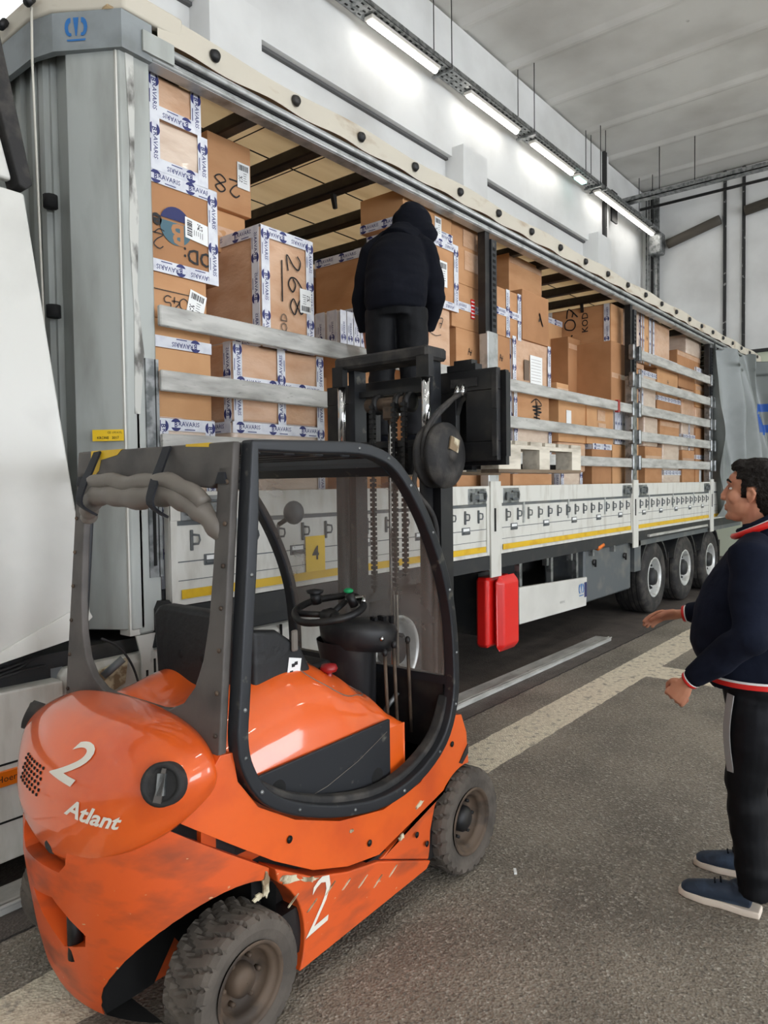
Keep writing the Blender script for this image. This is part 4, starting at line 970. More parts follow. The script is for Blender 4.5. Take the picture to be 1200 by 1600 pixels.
# side panels
up_poly = [(-.62, .84), (-.57, .915), (-.53, .915), (-.515, .82), (-.44, .715), (-.28, .615), (-.06, .528), (.19, .48), (.43, .505), (.62, .61), (.69, .72), (.745, .71), (.785, .62), (.80, .47), (.765, .455), (.16, .315), (-.02, .345), (-.2, .408), (-.375, .512), (-.63, .694), (-.735, .770), (-.70, .80)]
hol = MB().box(-.40, .72, FY-.40, FY+.40, .2, 1.2); 
xint('side_panel', up_poly, .80, 'orange', G, cuts=(hol, arch(FW, .25)), bevel=.02)
low_poly = [(-.372, .485), (-.2, .385), (-.02, .325), (.155, .29), (.50, .15), (.47, .125), (-.285, .085), (-.315, .2), (-.345, .35)]
for s_ in (0, 1): xint('skirt_panel', low_poly, .80, 'orange_worn', G, cuts=(MB().box(-1.5, 1, (-3, FY-.40)[s_], (FY+.40, 1)[s_], 0, 1), arch(RW, .285)), bevel=.006)
fen = [(.175, .286), (.72, .432), (.60, .425), (.545, .36), (.512, .27), (.505, .19), (.495, .155)]
for s_ in (-1, 1): MB().prism(fen, 'Y', FY+s_*.482, FY+s_*.40).build('fender_panel', 'orange_worn', G, bevel=.006)
MB().box(-.40, .70, FY-.40, FY+.40, .12, .56).box(-.385, .60, FY-.47, FY+.47, .14, .30).build('chassis_block', 'black_metal', G)
MB().box(.55, .80, FY-.36, FY+.36, .16, .50).build('front_axle_block', 'black_metal', G)
for (x, z) in ((-.31, .56), (.10, .385), (.40, .30), (.62, .41), (.665, .60), (.47, .235)): MB().lathe([(.013, -.003), (.010, 0), (.004, 0)], (x, -1.471, z), n=14, cap=True).build('panel_bolt', 'black_metal', G)
MB().prism([(.72, .50), (.79, .565), (.79, .525), (.74, .49)], 'Y', -1.476, -1.468).build('step_grip', 'rubber', G)
q = MB(); q.text('2', (-.17, -1.4725, .27), (1, 0, .12), (.25, 0, 1), .27, bold=-.01); q.build('fleet_number', 'white_decal', G)
# rear cap
def zr(f): return .685+.17*min(1, abs(f)/(PI/2))**1.7
CC = -.60
def capP(f, th, off=0.):
    th = min(max(th, 0), PI/2)
    c_, s_ = math.cos(f), math.sin(f); k = math.cos(th)**.56 if th < PI/2-1e-6 else 0; ex = .97
    A, B = ((.295 if c_ > 0 else .10)+off)*k, (.475+off)*k
    x = CC-A*abs(c_)**ex*(1 if c_ > 0 else -1); y = FY-B*math.copysign(abs(s_)**ex, s_)
    z = zr(f)+(1.01-zr(f)+off)*math.sin(th)**1.05
    for f0 in (-1.28, 1.1):   # swelling round the lamps
        d2 = ((f-f0)/.42)**2+((th-.46)/.36)**2; g_ = .042*math.exp(-d2)
        x -= g_*math.cos(f0)*.9; y -= g_*math.sin(f0)*.9
    return Vector((x, y, z))
b = MB(); F0 = PI
b.grid(lambda u, v: capP(-F0+2*F0*u, (PI/2)*v), 90, 34)
def lip(u, v):
    f = -F0+2*F0*u; p = capP(f, 0); k = [(1, 0), (.99, -.022), (.965, -.05), (.92, -.07), (.7, -.06)][int(round(v*4))]
    dip = .03*math.exp(-((f-.25)/.5)**2)
    return Vector((CC+(p.x-CC)*k[0], FY+(p.y-FY)*k[0], p.z+k[1]-dip*(v > .2)))
b.grid(lip, 90, 5)
cp = b.build('rear_cap', 'orange', G)
for sg in (1, -1):
    f0 = 1.1 if sg > 0 else -1.28; p = capP(f0, .46); e = .01
    n_ = (capP(f0+e, .46)-p).cross(capP(f0, .46+e)-p).normalized(); n_ = -n_ if n_.dot(p-Vector((FC.x, FY, .8))) < 0 else n_
    n_ = (n_+Vector((-.25, 0, -.1))).normalized(); M_ = n_.to_track_quat('Z', 'Y').to_matrix().to_4x4(); M_.translation = p+n_*.010
    def LZ_(prof, mt, nm, par):
        q = MB().lathe([(a_*(1 if sg > 0 else .85), b_) for a_, b_ in prof], (0, 0, 0), 'Z', n=28); q.v = [M_ @ v for v in q.v]; return q.build(nm, mt, par)
    hs = LZ_([(.062, -.045), (.062, .010), (.05, .014), (.046, .006), (.040, .004), (.001, .004)], 'rubber', 'lamp_socket', G)
    q = MB().box(-.012, .012, -.03, .03, .0, .016); q.mi = 1; q.prism([(-.05, -.012), (.045, -.006), (.045, .006), (-.05, .012)], 'X', -.004, .004, M=Matrix.Translation((.0, 0, .012)) @ Matrix.Rotation(R(90), 4, 'Y') @ Matrix.Rotation(R(8), 4, 'X'))
    q.v = [M_ @ v for v in q.v]; q.build('broken_lamp', ['galv', 'vinyl'], hs)
def ontocap(f0, t0, sf=.42, st=.36, rot=0):
    def fn(a, b_):
        a, b_ = a*math.cos(rot)-b_*math.sin(rot), a*math.sin(rot)+b_*math.cos(rot)
        return capP(f0+a/sf, t0+b_/st, .0035)
    return fn
def captext(st, f0, t0, size, **k):
    v, f = text_polys(st, size, 4, k.pop('shear', 0), k.pop('bold', 0)); fn = ontocap(f0, t0, **k)
    # subdivide so letters follow the curved hood
    bm = bmesh.new(); vs = [bm.verts.new((a, b_, 0)) for a, b_ in v]
    for q in f:
        try: bm.faces.new([vs[i] for i in q])
        except Exception: pass
    bmesh.ops.triangulate(bm, faces=bm.faces); 
    for _ in range(3): bmesh.ops.subdivide_edges(bm, edges=[e for e in bm.edges if e.calc_length() > .012], cuts=1)
    bmesh.ops.triangulate(bm, faces=bm.faces)
    bm.verts.index_update(); q = MB(); q.add([fn(a.co.x, a.co.y) for a in bm.verts], [tuple(x.index for x in p.verts) for p in bm.faces]); bm.free(); return q
captext('2', .20, .72, .25, shear=.4, rot=-.25, bold=.012).build('fleet_number', 'white_decal', G)
captext('Atlant', .50, .20, .080, shear=.15, rot=-.30, bold=.028).build('maker_lettering', 'white_decal', G)
q = MB()
for i in range(7):
    for j in range(6):
        p = capP(-.42+.055*i+.02*(j % 2), .28+.055*j, .001); q.ell(p, (.005, .006, .006), n=6)
q.build('vent_holes', 'hole', G)
# bonnet
def btop(x):
    P = [(-.62, .96), (-.45, 1.01), (-.3, 1.045), (-.1, 1.075), (.05, 1.07), (.2, .995), (.32, .90), (.40, .80), (.46, .70)]
    for (a, za), (c, zc) in zip(P, P[1:]):
        if x <= c: t_ = (x-a)/(c-a); t_ = t_*t_*(3-2*t_)*.5+t_*.5; return za+(zc-za)*t_
    return P[-1][1]
def bon(u, v):
    x = -.60+1.04*u; w_ = (v-.5)*2; yy = .405*w_; k = (1-abs(w_)**3.6)**.62
    z = .74+(btop(x)-.74)*k
    z -= .05*math.exp(-(yy/.12)**2)*(x < .1)
    d = ((x-.16)/.17)**2+((yy+.24)/.10)**2
    z -= .012/(1+math.exp((d-1)*9))
    return Vector((x, FY+yy, z))
b = MB().grid(bon, 70, 60)
def skirt(u, v):
    side = u; k = int(round(side*139)); pts = []
    return None
ed = [bon(i/69, 0) for i in range(70)]+[bon(1, j/59) for j in range(60)]+[bon(1-i/69, 1) for i in range(70)]+[bon(0, 1-j/59) for j in range(60)]
k0 = len(b.v); b.v += ed; b.v += [Vector((p.x, p.y, .50)) for p in ed]; m_ = len(ed)
for i in range(m_-1): b.f.append((k0+i, k0+i+1, k0+m_+i+1, k0+m_+i)); b.m.append(0); b.sm.append(True)
bn = b.build('bonnet', 'orange', G)
MB().prism([(-.44, .775), (.325, .785), (.325, .53), (.2, .535), (-.05, .575), (-.27, .66), (-.42, .75)], 'Y', -1.40, -1.386).build('battery_side_panel', 'frame_dark', G, bevel=.004)
for x, z in ((-.29, .70), (.24, .575)): MB().lathe([(.001, 0), (.032, 0), (.036, .002)], (x, -1.402, z), n=20).build('panel_hole', 'hole', G)
MB().tube([(-.23, -1.402, .62), (-.05, -1.402, .635), (.12, -1.402, .675), (.3, -1.402, .74)], .0013, n=5).build('panel_scratch', 'vinyl_light', G)
q = MB().tube([(.16, -1.22, .93), (.16, -1.22, 1.0)], .013); q.lathe([(.001, .02), (.03, .015), (.036, 0), (.03, -.012), (.001, -.014)], (.16, -1.22, 1.0), 'Z', n=20); q.build('emergency_stop_knob', 'dark_red', G)
q = MB().tube([Vector((.16+.17*math.cos(a), -1.22+.1*math.sin(a), bon((.16+.17*math.cos(a)+.6)/1.04, .5+(-1.22+.1*math.sin(a)-FY)/.81).z+.001)) for a in [2*PI*i/40 for i in range(40)]], .0022, n=5, closed=True); q.build('pocket_rim', 'vinyl_light', G)
# cage
def loopf(y, s, nm):
    pts = [Vector((p[0], y, p[1])) for p in LP]; pth = [pts[0]]+spline(pts[1:], 4)
    pth = [Vector((-.44, y, 1.862)), Vector((-.452, y, 1.66))]+spline([Vector((p[0], y, p[1])) for p in LP[2:]], 4)
    b = MB().bar(pth+[Vector((-.2, y, 1.865))], .055, .045, (0, 1, 0), closed=True)
    o = b.build(nm, 'frame_dark', G, bevel=.008)
    for i in range(2, len(pth)-1, 5):
        p = pth[i]; MB().lathe([(.007, 0), (.005, -.004*s), (.001, -.005*s)], (p.x, y-.028*s, p.z), n=10).build('frame_bolt', 'galv', o)
    return o
fr = loopf(FY-.485, 1, 'cage_side_frame'); fl_ = loopf(FY+.485, -1, 'cage_side_frame')
# rubber sill inside the right loop
sill = [Vector((p[0], FY-.455, p[1]+.028)) for p in LP[6:13]]
MB().bar(spline(sill, 5), .05, .035, (0, 1, 0)).build('door_sill', 'rubber', G, bevel=.01)
sill = [Vector((p[0], FY+.455, p[1]+.028)) for p in LP[6:13]]
MB().bar(spline(sill, 5), .05, .035, (0, 1, 0)).build('door_sill', 'rubber', G, bevel=.01)
for x in (-.43, -.28, -.14, 0, .14): MB().box(x, x+.05, FY-.47, FY+.47, 1.835, 1.875, ch=.005).build('roof_bar', 'frame_dark', G)
MB().bar([(.27, FY-.47, 1.805), (.27, FY+.47, 1.805)], .06, .05, (1, 0, -.7)).build('front_cross_bar', 'frame_dark', G)
MB().box(-.16, .12, FY-.48, FY-.40, 1.868, 1.885, ch=.004).build('roof_patch', 'black_metal', G)
# vinyl rear frame
def xr(z): return -.475-(1.87-z)*.085
def vy(polys, nm, mt='vinyl', th=.03, bev=.006):
    b = MB()
    for poly in polys:
        n__ = len(poly); b.add([(xr(z)-th/2*s, y, z) for s in (1, -1) for y, z in poly], [tuple(range(n__)), tuple(range(2*n__-1, n__-1, -1))]+[(i, (i+1) % n__, n__+(i+1) % n__, n__+i) for i in range(n__)])
    return b.build(nm, mt, G, bevel=bev)
R0, L0 = FY-.465, FY+.465
for y0, s in ((R0, 1), (L0, -1)):
    vy([[(y0, 1.80), (y0, .86), (y0+s*.32, .86), (y0+s*.32, 1.0), (y0+s*.26, 1.008), (y0+s*.19, 1.04), (y0+s*.135, 1.10), (y0+s*.10, 1.19), (y0+s*.08, 1.31), (y0+s*.072, 1.5), (y0+s*.07, 1.80)]], 'rear_cover_post')
vy([[(R0+.29, .86), (L0-.29, .86), (L0-.29, 1.0), (R0+.29, 1.0)]], 'rear_cover_bottom')
vy([[(R0, 1.875), (R0, 1.79), (R0+.1, 1.73), (FY, 1.755), (L0-.1, 1.73), (L0, 1.79), (L0, 1.875)]], 'rear_cover_top')
pth = spline([(xr(1.68)-.0, L0-.07, 1.62), (xr(1.7)-.03, L0-.13, 1.665), (xr(1.7)-.05, FY+.22, 1.715), (xr(1.7)-.055, FY, 1.705), (xr(1.7)-.05, FY-.2, 1.71), (xr(1.7)-.03, R0+.13, 1.66), (xr(1.68)-.0, R0+.06, 1.575)], 8)
b = MB(); N_ = len(pth)
rad = [.028+.014*math.sin(PI*i/(N_-1))+.004*math.sin(i*1.3) for i in range(N_)]
b.tube(pth, rad, n=18)
for i, v in enumerate(b.v): b.v[i] = v+Vector((noise.noise(v*11)*.006, 0, noise.noise(v*11+Vector((5, 0, 0)))*.006))
b.tube([p+Vector((-.012, 0, .045+.004*math.sin(i))) for i, p in enumerate(pth[6:-6])], .028, n=12)
b.build('rolled_curtain', 'vinyl_light', G)
for y in (FY+.27, FY-.17):
    MB().bar(spline([(xr(1.85)-.02, y+.04, 1.87), (xr(1.8)-.06, y+.02, 1.80), (xr(1.72)-.1, y-.01, 1.74), (xr(1.7)-.11, y-.01, 1.68), (xr(1.66)-.04, y+.01, 1.64)], 5), .035, .008, (0, 1, .2)).build('curtain_strap', 'strap', G)
for y, s in ((R0+.04, 1), (L0-.04, -1)): vy([[(y-.025, 1.745), (y+.03, 1.745), (y+.015, 1.78), (y-.01, 1.78)]], 'strap_flap', 'strap', th=.05, bev=0)
for pp_ in ([(L0-.10, 1.76), (L0-.16, 1.80), (L0-.17, 1.84), (L0-.28, 1.855), (L0-.31, 1.876), (L0-.1, 1.876)], [(R0+.12, 1.862), (R0+.24, 1.868), (R0+.24, 1.876), (R0+.12, 1.876)]): vy([pp_], 'yellow_paint_patch', 'yellow', th=.033, bev=0)
for i in range(7):
    z = 1.75-.13*i
    for y in (R0+.02, L0-.02): MB().ell((xr(z)-.018, y, z), (.006, .008, .008), n=8).build('cover_stud', 'rim', G)
# seat
def rounded(poly, ax, a, b_, nm, mt, bev=.02): return MB().prism(poly, ax, a, b_).build(nm, mt, G, bevel=bev, seg=3)
rounded([(-.72, .96), (-.70, 1.24), (-.74, 1.275), (-1.16, 1.275), (-1.21, 1.22), (-1.20, .96)], 'X', -.30, -.22, 'seat_backrest', 'seat_black')
for y in (-.88, -1.02): MB().lathe([(.001, 0), (.016, 0), (.02, .006)], (-.302, y, 1.10), 'X', n=14).build('seat_rivet', 'hole', G)
rounded([(-.24, 1.22), (-.12, 1.2), (.0, 1.12), (.05, 1.03), (.06, .96), (-.24, .94)], 'Y', -1.23, -1.18, 'seat_side_bolster', 'seat_black')
rounded([(-.24, 1.0), (.22, 1.02), (.26, .98), (.22, .9), (-.24, .9)], 'Y', -1.18, -.74, 'seat_cushion', 'seat_black', .03)
q = MB().add([(-.085, -1.2335, 1.01), (-.02, -1.2335, .995), (-.005, -1.2335, 1.075), (-.07, -1.2335, 1.09)], [(0, 1, 2, 3)]); q.mi = 1
for x, z in ((-.06, 1.03), (-.035, 1.06), (-.05, 1.055), (-.03, 1.02)): q.box(x-.008, x+.008, -1.235, -1.234, z-.005, z+.008)
q.build('seat_sticker', ['label', 'ink'], G)
MB().box(-.06, -.03, -1.245, -1.23, 1.11, 1.19, ch=.005).build('recline_lever', 'vinyl_light', G)
MB().tube([(-.43, -.55, .99), (-.36, -.58, 1.05)], .016).build('hand_lever', 'chassis_grey', G)
# dash and steering
b = MB(); c0 = Vector((.52, FY, .5))
b.grid(lambda u, v: Vector((.58-.07*v, FY-.02, .5+.53*v))+Vector(((.08+.04*v)*math.cos(2*PI*u), (.09+.06*v)*math.sin(2*PI*u), 0)), 28, 6, closeu=True)
b.build('steering_column', 'dark_plastic', G)
b = MB()
def pod(u, v):
    a = 2*PI*u; k = [(.0, .055), (.7, .05), (.95, .035), (1, .01), (.97, -.04), (.85, -.08), (.5, -.09)][int(round(v*6))]
    x = .165*math.cos(a)*k[0]; y = .19*math.sin(a)*k[0]
    return Vector((.55+x, FY-.06+y, 1.07+k[1]-x*.12))
b.grid(pod, 36, 7, closeu=True); pd = b.build('dashboard_pod', 'dark_plastic', G)
for dx, dy in ((.06, -.12), (.05, -.15), (.02, -.11), (.0, -.14), (.08, -.17)): MB().box(.55+dx, .57+dx, FY-.02+dy, FY-.005+dy, 1.10, 1.135).build('rocker_switch', 'black_metal', pd)
MB().ell((.50, FY-.24, 1.06), (.012, .01, .012), n=8).build('key', 'chrome', pd)
tl = Matrix.Translation((.40, FY-.02, 1.185)) @ Matrix.Rotation(R(-14), 4, 'Y')
ringp = [tl @ Vector(((.15+.008*math.cos(4*a))*math.cos(a), (.165)*math.sin(a), 0)) for a in [2*PI*i/36 for i in range(36)]]
sw = MB().tube(ringp, .016, n=10, closed=True).build('steering_wheel', 'black_metal', G)
b = MB()
for a in (0, 2.2, -2.2): b.tube([tl @ Vector((.15*math.cos(a), .165*math.sin(a), 0)), tl @ Vector((0, 0, -.03))], .014, n=8)
b.lathe([(.04, -.03), (.045, .0), (.03, .015), (.001, .016)], tl.translation-Vector((0, 0, .02)), 'Z', n=20); b.build('wheel_spokes', 'black_metal', sw)
MB().tube([tl.translation-Vector((0, 0, .02)), (.5, FY, 1.08)], .03).build('wheel_shaft', 'black_metal', sw)
q = MB().tube([tl @ Vector((.02, .09, .01)), tl @ Vector((.02, .09, .06))], .025); q.lathe([(.036, 0), (.04, .012), (.001, .02)], tl @ Vector((.02, .09, .06)), 'Z', n=16); q.build('steering_knob', 'black_metal', sw)
q = MB().tube([tl @ Vector((.06, -.1, .0)), tl @ Vector((.05, -.09, .06))], .02); q.build('switch_stalk', 'black_metal', sw); MB().ell(tl @ Vector((.05, -.09, .075)), (.022, .022, .012)).build('green_switch', 'plate_green' if 'plate_green' in MT else 'teal', sw)
MB().tube([tl @ Vector((.09, -.03, .01)), tl @ Vector((.1, -.13, .03)), tl @ Vector((.07, -.15, .02))], .010).build('steel_clip', 'chrome', sw)
for (x, y, z1) in ((.50, -1.235, 1.0), (.545, -1.25, 1.03), (.62, -1.27, 1.04)):
    q = MB().tube([(x+.02, y, .62), (x, y, z1)], .008); q.build('hydraulic_lever', 'rim', G); MB().ell((x, y, z1), (.013, .013, .018), n=10).build('lever_knob', 'black_metal', G)
MB().box(.42, .74, FY-.42, FY+.42, .5, .56).build('foot_well_floor', 'floor_mat', G)
MB().box(.66, .72, FY-.45, FY+.45, .55, .88).build('front_bulkhead', 'black_metal', G)
MB().tube([(.60, -1.13, .68), (.66, -1.18, .78)], .012).build('pedal_rod', 'galv', G)
# screen
SP = spline([Vector((p[0]-.01, 0, p[1])) for p in LP[12:19]], 4)
b = MB().grid(lambda u, v: Vector((SP[int(round(v*(len(SP)-1)))].x, FY-.46+.92*u, max(.88, SP[int(round(v*(len(SP)-1)))].z))), 2, len(SP)); b.build('front_screen', 'screen', G)
MB().box(.655, .69, FY-.47, FY+.47, .86, .895).build('screen_lower_frame', 'frame_dark', G)
MB().ell((.60, FY+.40, 1.60), (.045, .06, .06)).build('work_lamp', 'chassis_grey', G); MB().tube([(.60, FY+.42, 1.58), (.56, FY+.47, 1.54)], .012).build('lamp_bracket', 'black_metal', G)
# wheels
def solid_tyre(c, r, y0, w_, parent, lugs=26, s=-1):
    b = MB(); na = lugs*6; prof = [(.62, 0), (.80, -.012), (.93, -.010), (.985, .006), (1., .02), (1., .25), (1., .5), (1., .75), (1., .92), (.94, 1.), (.62, 1.)]
    def fn(u, v):
        k = v*(len(prof)-1); i = min(int(k+1e-6), len(prof)-2); f = k-i; rr_ = prof[i][0]*(1-f)+prof[i+1][0]*f
        hh = prof[i][1]*(1-f)+prof[i+1][1]*f if i >= 4 else None
        yy = (prof[i][1] if prof[i][1] <= .02 else prof[i][1])*(1-f)+prof[i+1][1]*f
        yv = yy if yy < .021 else yy*w_
        a = 2*PI*u; ph = (u*lugs+(abs(yv/w_-.5))*1.6) % 1
        if rr_ > .9 and ph < .22: rr_ -= .055
        return Vector((c[0]+r*rr_*math.cos(a), y0-s*yv, c[1]+r*rr_*math.sin(a)))
    b.grid(lambda u, v: fn(u, v), na, 21, closeu=True, smooth=False); return b.build('tyre', 'tyre', parent)
for (c, r, w_) in ((RW, .205, .17), (FW, .23, .19)):
    for s in (-1, 1):
        y0 = FY+s*(.52 if c is FW else .54)
        ty = solid_tyre(c, r, y0, w_, G, 24, s)
        cc = (c[0], y0, c[1]); k = -s
        q = MB().lathe([(r*.64, -.008*k), (r*.60, -.012*k), (r*.57, .0), (r*.54, .012*k), (r*.50, .01*k), (r*.47, .03*k), (r*.44, .055*k), (r*.2, .06*k), (.001, .06*k)], cc, n=40); q.build('rim', 'rim', ty)
        q = MB().lathe([(r*.25, .06*k), (r*.24, .03*k), (r*.16, .015*k), (.001, .014*k)], cc, n=24)
        for j in range(6): a = 2*PI*j/6; q.tube([(c[0]+r*.34*math.cos(a), y0+.06*k, c[1]+r*.34*math.sin(a)), (c[0]+r*.34*math.cos(a), y0+.035*k, c[1]+r*.34*math.sin(a))], .008, n=6)
        q.build('hub', 'rim' if c is RW else 'black_metal', ty)
# mast
XM = .85
for s in (-1, 1):
    y = FY+s*.285
    MB().box(XM, XM+.10, y-.035, y+.035, .10, 1.90).build('outer_mast_rail', 'black_metal', G)
    y = FY+s*.235
    MB().box(XM+.015, XM+.105, y-.02, y+.02, .6, 2.36).build('inner_mast_rail', 'frame_dark', G)
    y = FY+s*.262
    MB().tube([(XM-.035, y, .3), (XM-.035, y, 1.88)], .032, n=14).build('lift_cylinder', 'black_metal', G)
    MB().tube([(XM-.03, y, 1.86), (XM-.03, y, 2.32)], .021, n=16).build('lift_piston', 'chrome', G)
MB().box(XM-.06, XM+.11, FY-.29, FY+.29, 2.315, 2.375, ch=.012).build('mast_top_beam', 'rubber', G)
for y_ in (FY-.30, FY+.23): MB().box(XM-.06, XM-.02, y_, y_+.07, 2.23, 2.33).build('beam_end_lug', 'black_metal', G)
for z in (.3, 1.78): MB().box(XM-.01, XM+.08, FY-.31, FY+.31, z, z+.07).build('mast_cross_member', 'black_metal', G)
for x_, z_ in ((.05, 2.18), (.03, 1.92)): MB().box(XM+x_, XM+x_+.035, FY-.22, FY+.22, z_, z_+.03).build('inner_cross_member', 'black_metal', G)
MB().tube([(XM+.02, FY-.02, .3), (XM+.02, FY-.02, 2.12)], .022, n=14).build('centre_piston', 'chrome', G)
MB().tube([(XM+.02, FY+.13, 2.13), (XM+.02, FY-.13, 2.13)], .034, n=14).build('chain_anchor_beam', 'rim', G)
MB().box(XM-.01, XM+.05, FY-.05, FY+.02, 2.05, 2.16, ch=.01).build('piston_head', 'rim', G)
for y in (FY+.06, FY-.075, FY-.135):
    MB().lathe([(.03, -.012), (.05, -.012), (.05, .012), (.03, .012)], (XM+.02, y, 2.13), n=20, cap=True).build('chain_pulley', 'black_metal', G)
    q = MB(); z = .5
    q.box(XM-.038, XM-.028, y-.006, y+.006, 1.2, 2.13)
    z = 1.22
    while z < 2.12: q.box(XM-.045, XM-.022, y-.012, y+.012, z, z+.016); z += .024
    q.build('lift_chain', 'black_metal', G)
# carriage
XC = 1.0
b = MB(); ya, yb = FY-.535, FY+.535
b.box(XC, XC+.035, ya, yb, 2.17, 2.27); b.box(XC, XC+.035, ya, yb, 1.84, 1.93); b.box(XC, XC+.035, ya, ya+.17, 1.93, 2.17); b.box(XC, XC+.035, yb-.22, yb, 1.93, 2.17); b.box(XC, XC+.035, FY-.31, FY-.2, 1.93, 2.17)
b.prism([(FY-.31, 2.17), (FY-.31, 2.06), (FY-.33, 2.12), (FY-.38, 2.17)], 'X', XC, XC+.035)
b.build('fork_carriage', 'black_metal', G, bevel=.004)
MB().box(XC+.045, XC+.075, ya-.02, yb+.02, 1.82, 1.92).box(XC+.045, XC+.075, ya-.02, yb+.02, 2.17, 2.26).box(XC+.04, XC+.08, ya-.025, ya+.02, 1.86, 2.25).build('side_shifter', 'black_metal', G)
MB().box(XC-.015, XC+.0, ya-.005, ya+.02, 2.08, 2.26).box(XC-.015, XC, ya-.005, ya+.02, 1.86, 2.02).build('carriage_edge_strip', 'rubber', G)
MB().box(XC, XC+.06, FY-.42, FY-.26, 2.27, 2.30).box(XC, XC+.05, FY-.4, FY-.3, 2.30, 2.32).build('hose_bracket', 'black_metal', G)
for y in (FY-.3, FY+.3):
    MB().box(XC+.075, XC+.115, y-.05, y+.05, 1.80, 2.25).box(XC+.115, 2.12, y-.05, y+.05, 1.805, 1.835).build('fork', 'black_metal', G)
# hose reel
rc = (.83, 0, 1.865)
b = MB().lathe([(.001, -1.385), (.03, -1.385), (.03, -1.375), (.085, -1.378), (.125, -1.37), (.13, -1.36), (.15, -1.35), (.152, -1.33), (.135, -1.325), (.135, -1.29), (.15, -1.285), (.15, -1.265), (.11, -1.25), (.001, -1.25)], rc, n=44)
rl = b.build('hose_reel', 'rubber', G)
MB().box(.80, .87, -1.388, -1.380, 1.885, 1.945, M=Matrix.Translation((.83, 0, 1.9)) @ Matrix.Rotation(R(15), 4, 'Y') @ Matrix.Translation((-.83, 0, -1.9))).build('reel_sticker', 'putty', rl)
MB().box(.80, .86, -1.25, -1.19, 1.78, 1.95).build('reel_bracket', 'black_metal', rl)
for k in range(2):
    MB().tube(spline([(.72+.02*k, -1.308, 1.80), (.70+.02*k, -1.308, 1.90), (.76+.02*k, -1.31, 2.02), (.88+.015*k, -1.32, 2.11), (.99, -1.34+.03*k, 2.17), (1.0, -1.34+.03*k, 2.21)], 7), .0115, n=8).build('hydraulic_hose', 'rubber', G)
    MB().tube([(.975, -1.338+.03*k, 2.15), (.995, -1.34+.03*k, 2.2)], .015).build('hose_fitting', 'chrome', G)
MB().box(.985, 1.0, -1.41, -1.27, 2.19, 2.23).build('hose_clamp', 'rubber', G)
MB().tube(spline([(.74, -1.26, 1.84), (.70, -1.26, 1.72), (.82, -1.28, 1.58), (.83, -1.29, 1.4), (.82, -1.28, 1.0), (.84, -1.27, .6)], 6), .012, n=8).build('hydraulic_hose', 'rubber', G)
MB().tube(spline([(.80, -1.30, 1.50), (.84, -1.31, 1.3), (.85, -1.31, 1.0), (.84, -1.29, .6)], 6), .010, n=8).build('hydraulic_hose', 'rubber', G)

# pallet on the forks
PL = empty('wooden_pallet', (1.62, -.85, 1.835), 'grey-white wooden pallet lifted on the forks, the worker stands on it', 'pallet')
b0, b1, y0, y1 = 1.125, 2.07, -1.45, -.25
for k in range(6): x = b0+k*(b1-b0-.13)/5; MB().box(x, x+.13, y0, y1, 1.925, 1.945, ch=.002).build('deck_board', 'wood', PL)
for y in (y0, -.92, y1-.1): MB().box(b0, b1, y, y+.1, 1.905, 1.925).build('stringer_board', 'wood', PL); MB().box(b0, b1, y, y+.1, 1.785, 1.803).build('bottom_board', 'wood_dark', PL)
for y in (y0, -.92, y1-.1):
    for x in (b0, 1.55, b1-.12): MB().box(x, x+(.12 if x > b0 else .22), y, y+.1, 1.803, 1.905).build('block', 'wood', PL)
# ================================================================ people
def blob(mb, name, mt, parent, vox, off, M=None, smooth=4, disp=0, dsc=6., cut=None, label=None):
    if M: mb.v = [M @ v for v in mb.v]
    me = mb.mesh(name, mt, Vector((0, 0, 0))); o = bpy.data.objects.new(name, me); C.objects.link(o)
    r = o.modifiers.new('r', 'REMESH'); r.mode = 'VOXEL'; r.voxel_size = vox; r.use_smooth_shade = True
    s = o.modifiers.new('s', 'SMOOTH'); s.factor = .5; s.iterations = smooth
    evalmesh(o); me = o.data
    if disp:
        nr = [v.normal.copy() for v in me.vertices]; co = []
        for v, nv in zip(me.vertices, nr):
            c = v.co.copy(); k = noise.noise(Vector((c.x*dsc, c.y*dsc, c.z*dsc*2.2)))+.5*noise.noise(Vector((c.x*dsc*2, c.y*dsc*2, c.z*dsc*3.6)))
            co += list(c+nv*k*disp)
        me.vertices.foreach_set('co', co)
    if cut:
        bm = bmesh.new(); bm.from_mesh(me); dl = [f for f in bm.faces if cut(f.calc_center_median())]; bmesh.ops.delete(bm, geom=dl, context='FACES'); bm.to_mesh(me); bm.free()
    if not me.materials: 
        for x in (mt if isinstance(mt, (list, tuple)) else [mt]): me.materials.append(MT[x])
    me.polygons.foreach_set('use_smooth', [True]*len(me.polygons))
    o.parent = parent; return o
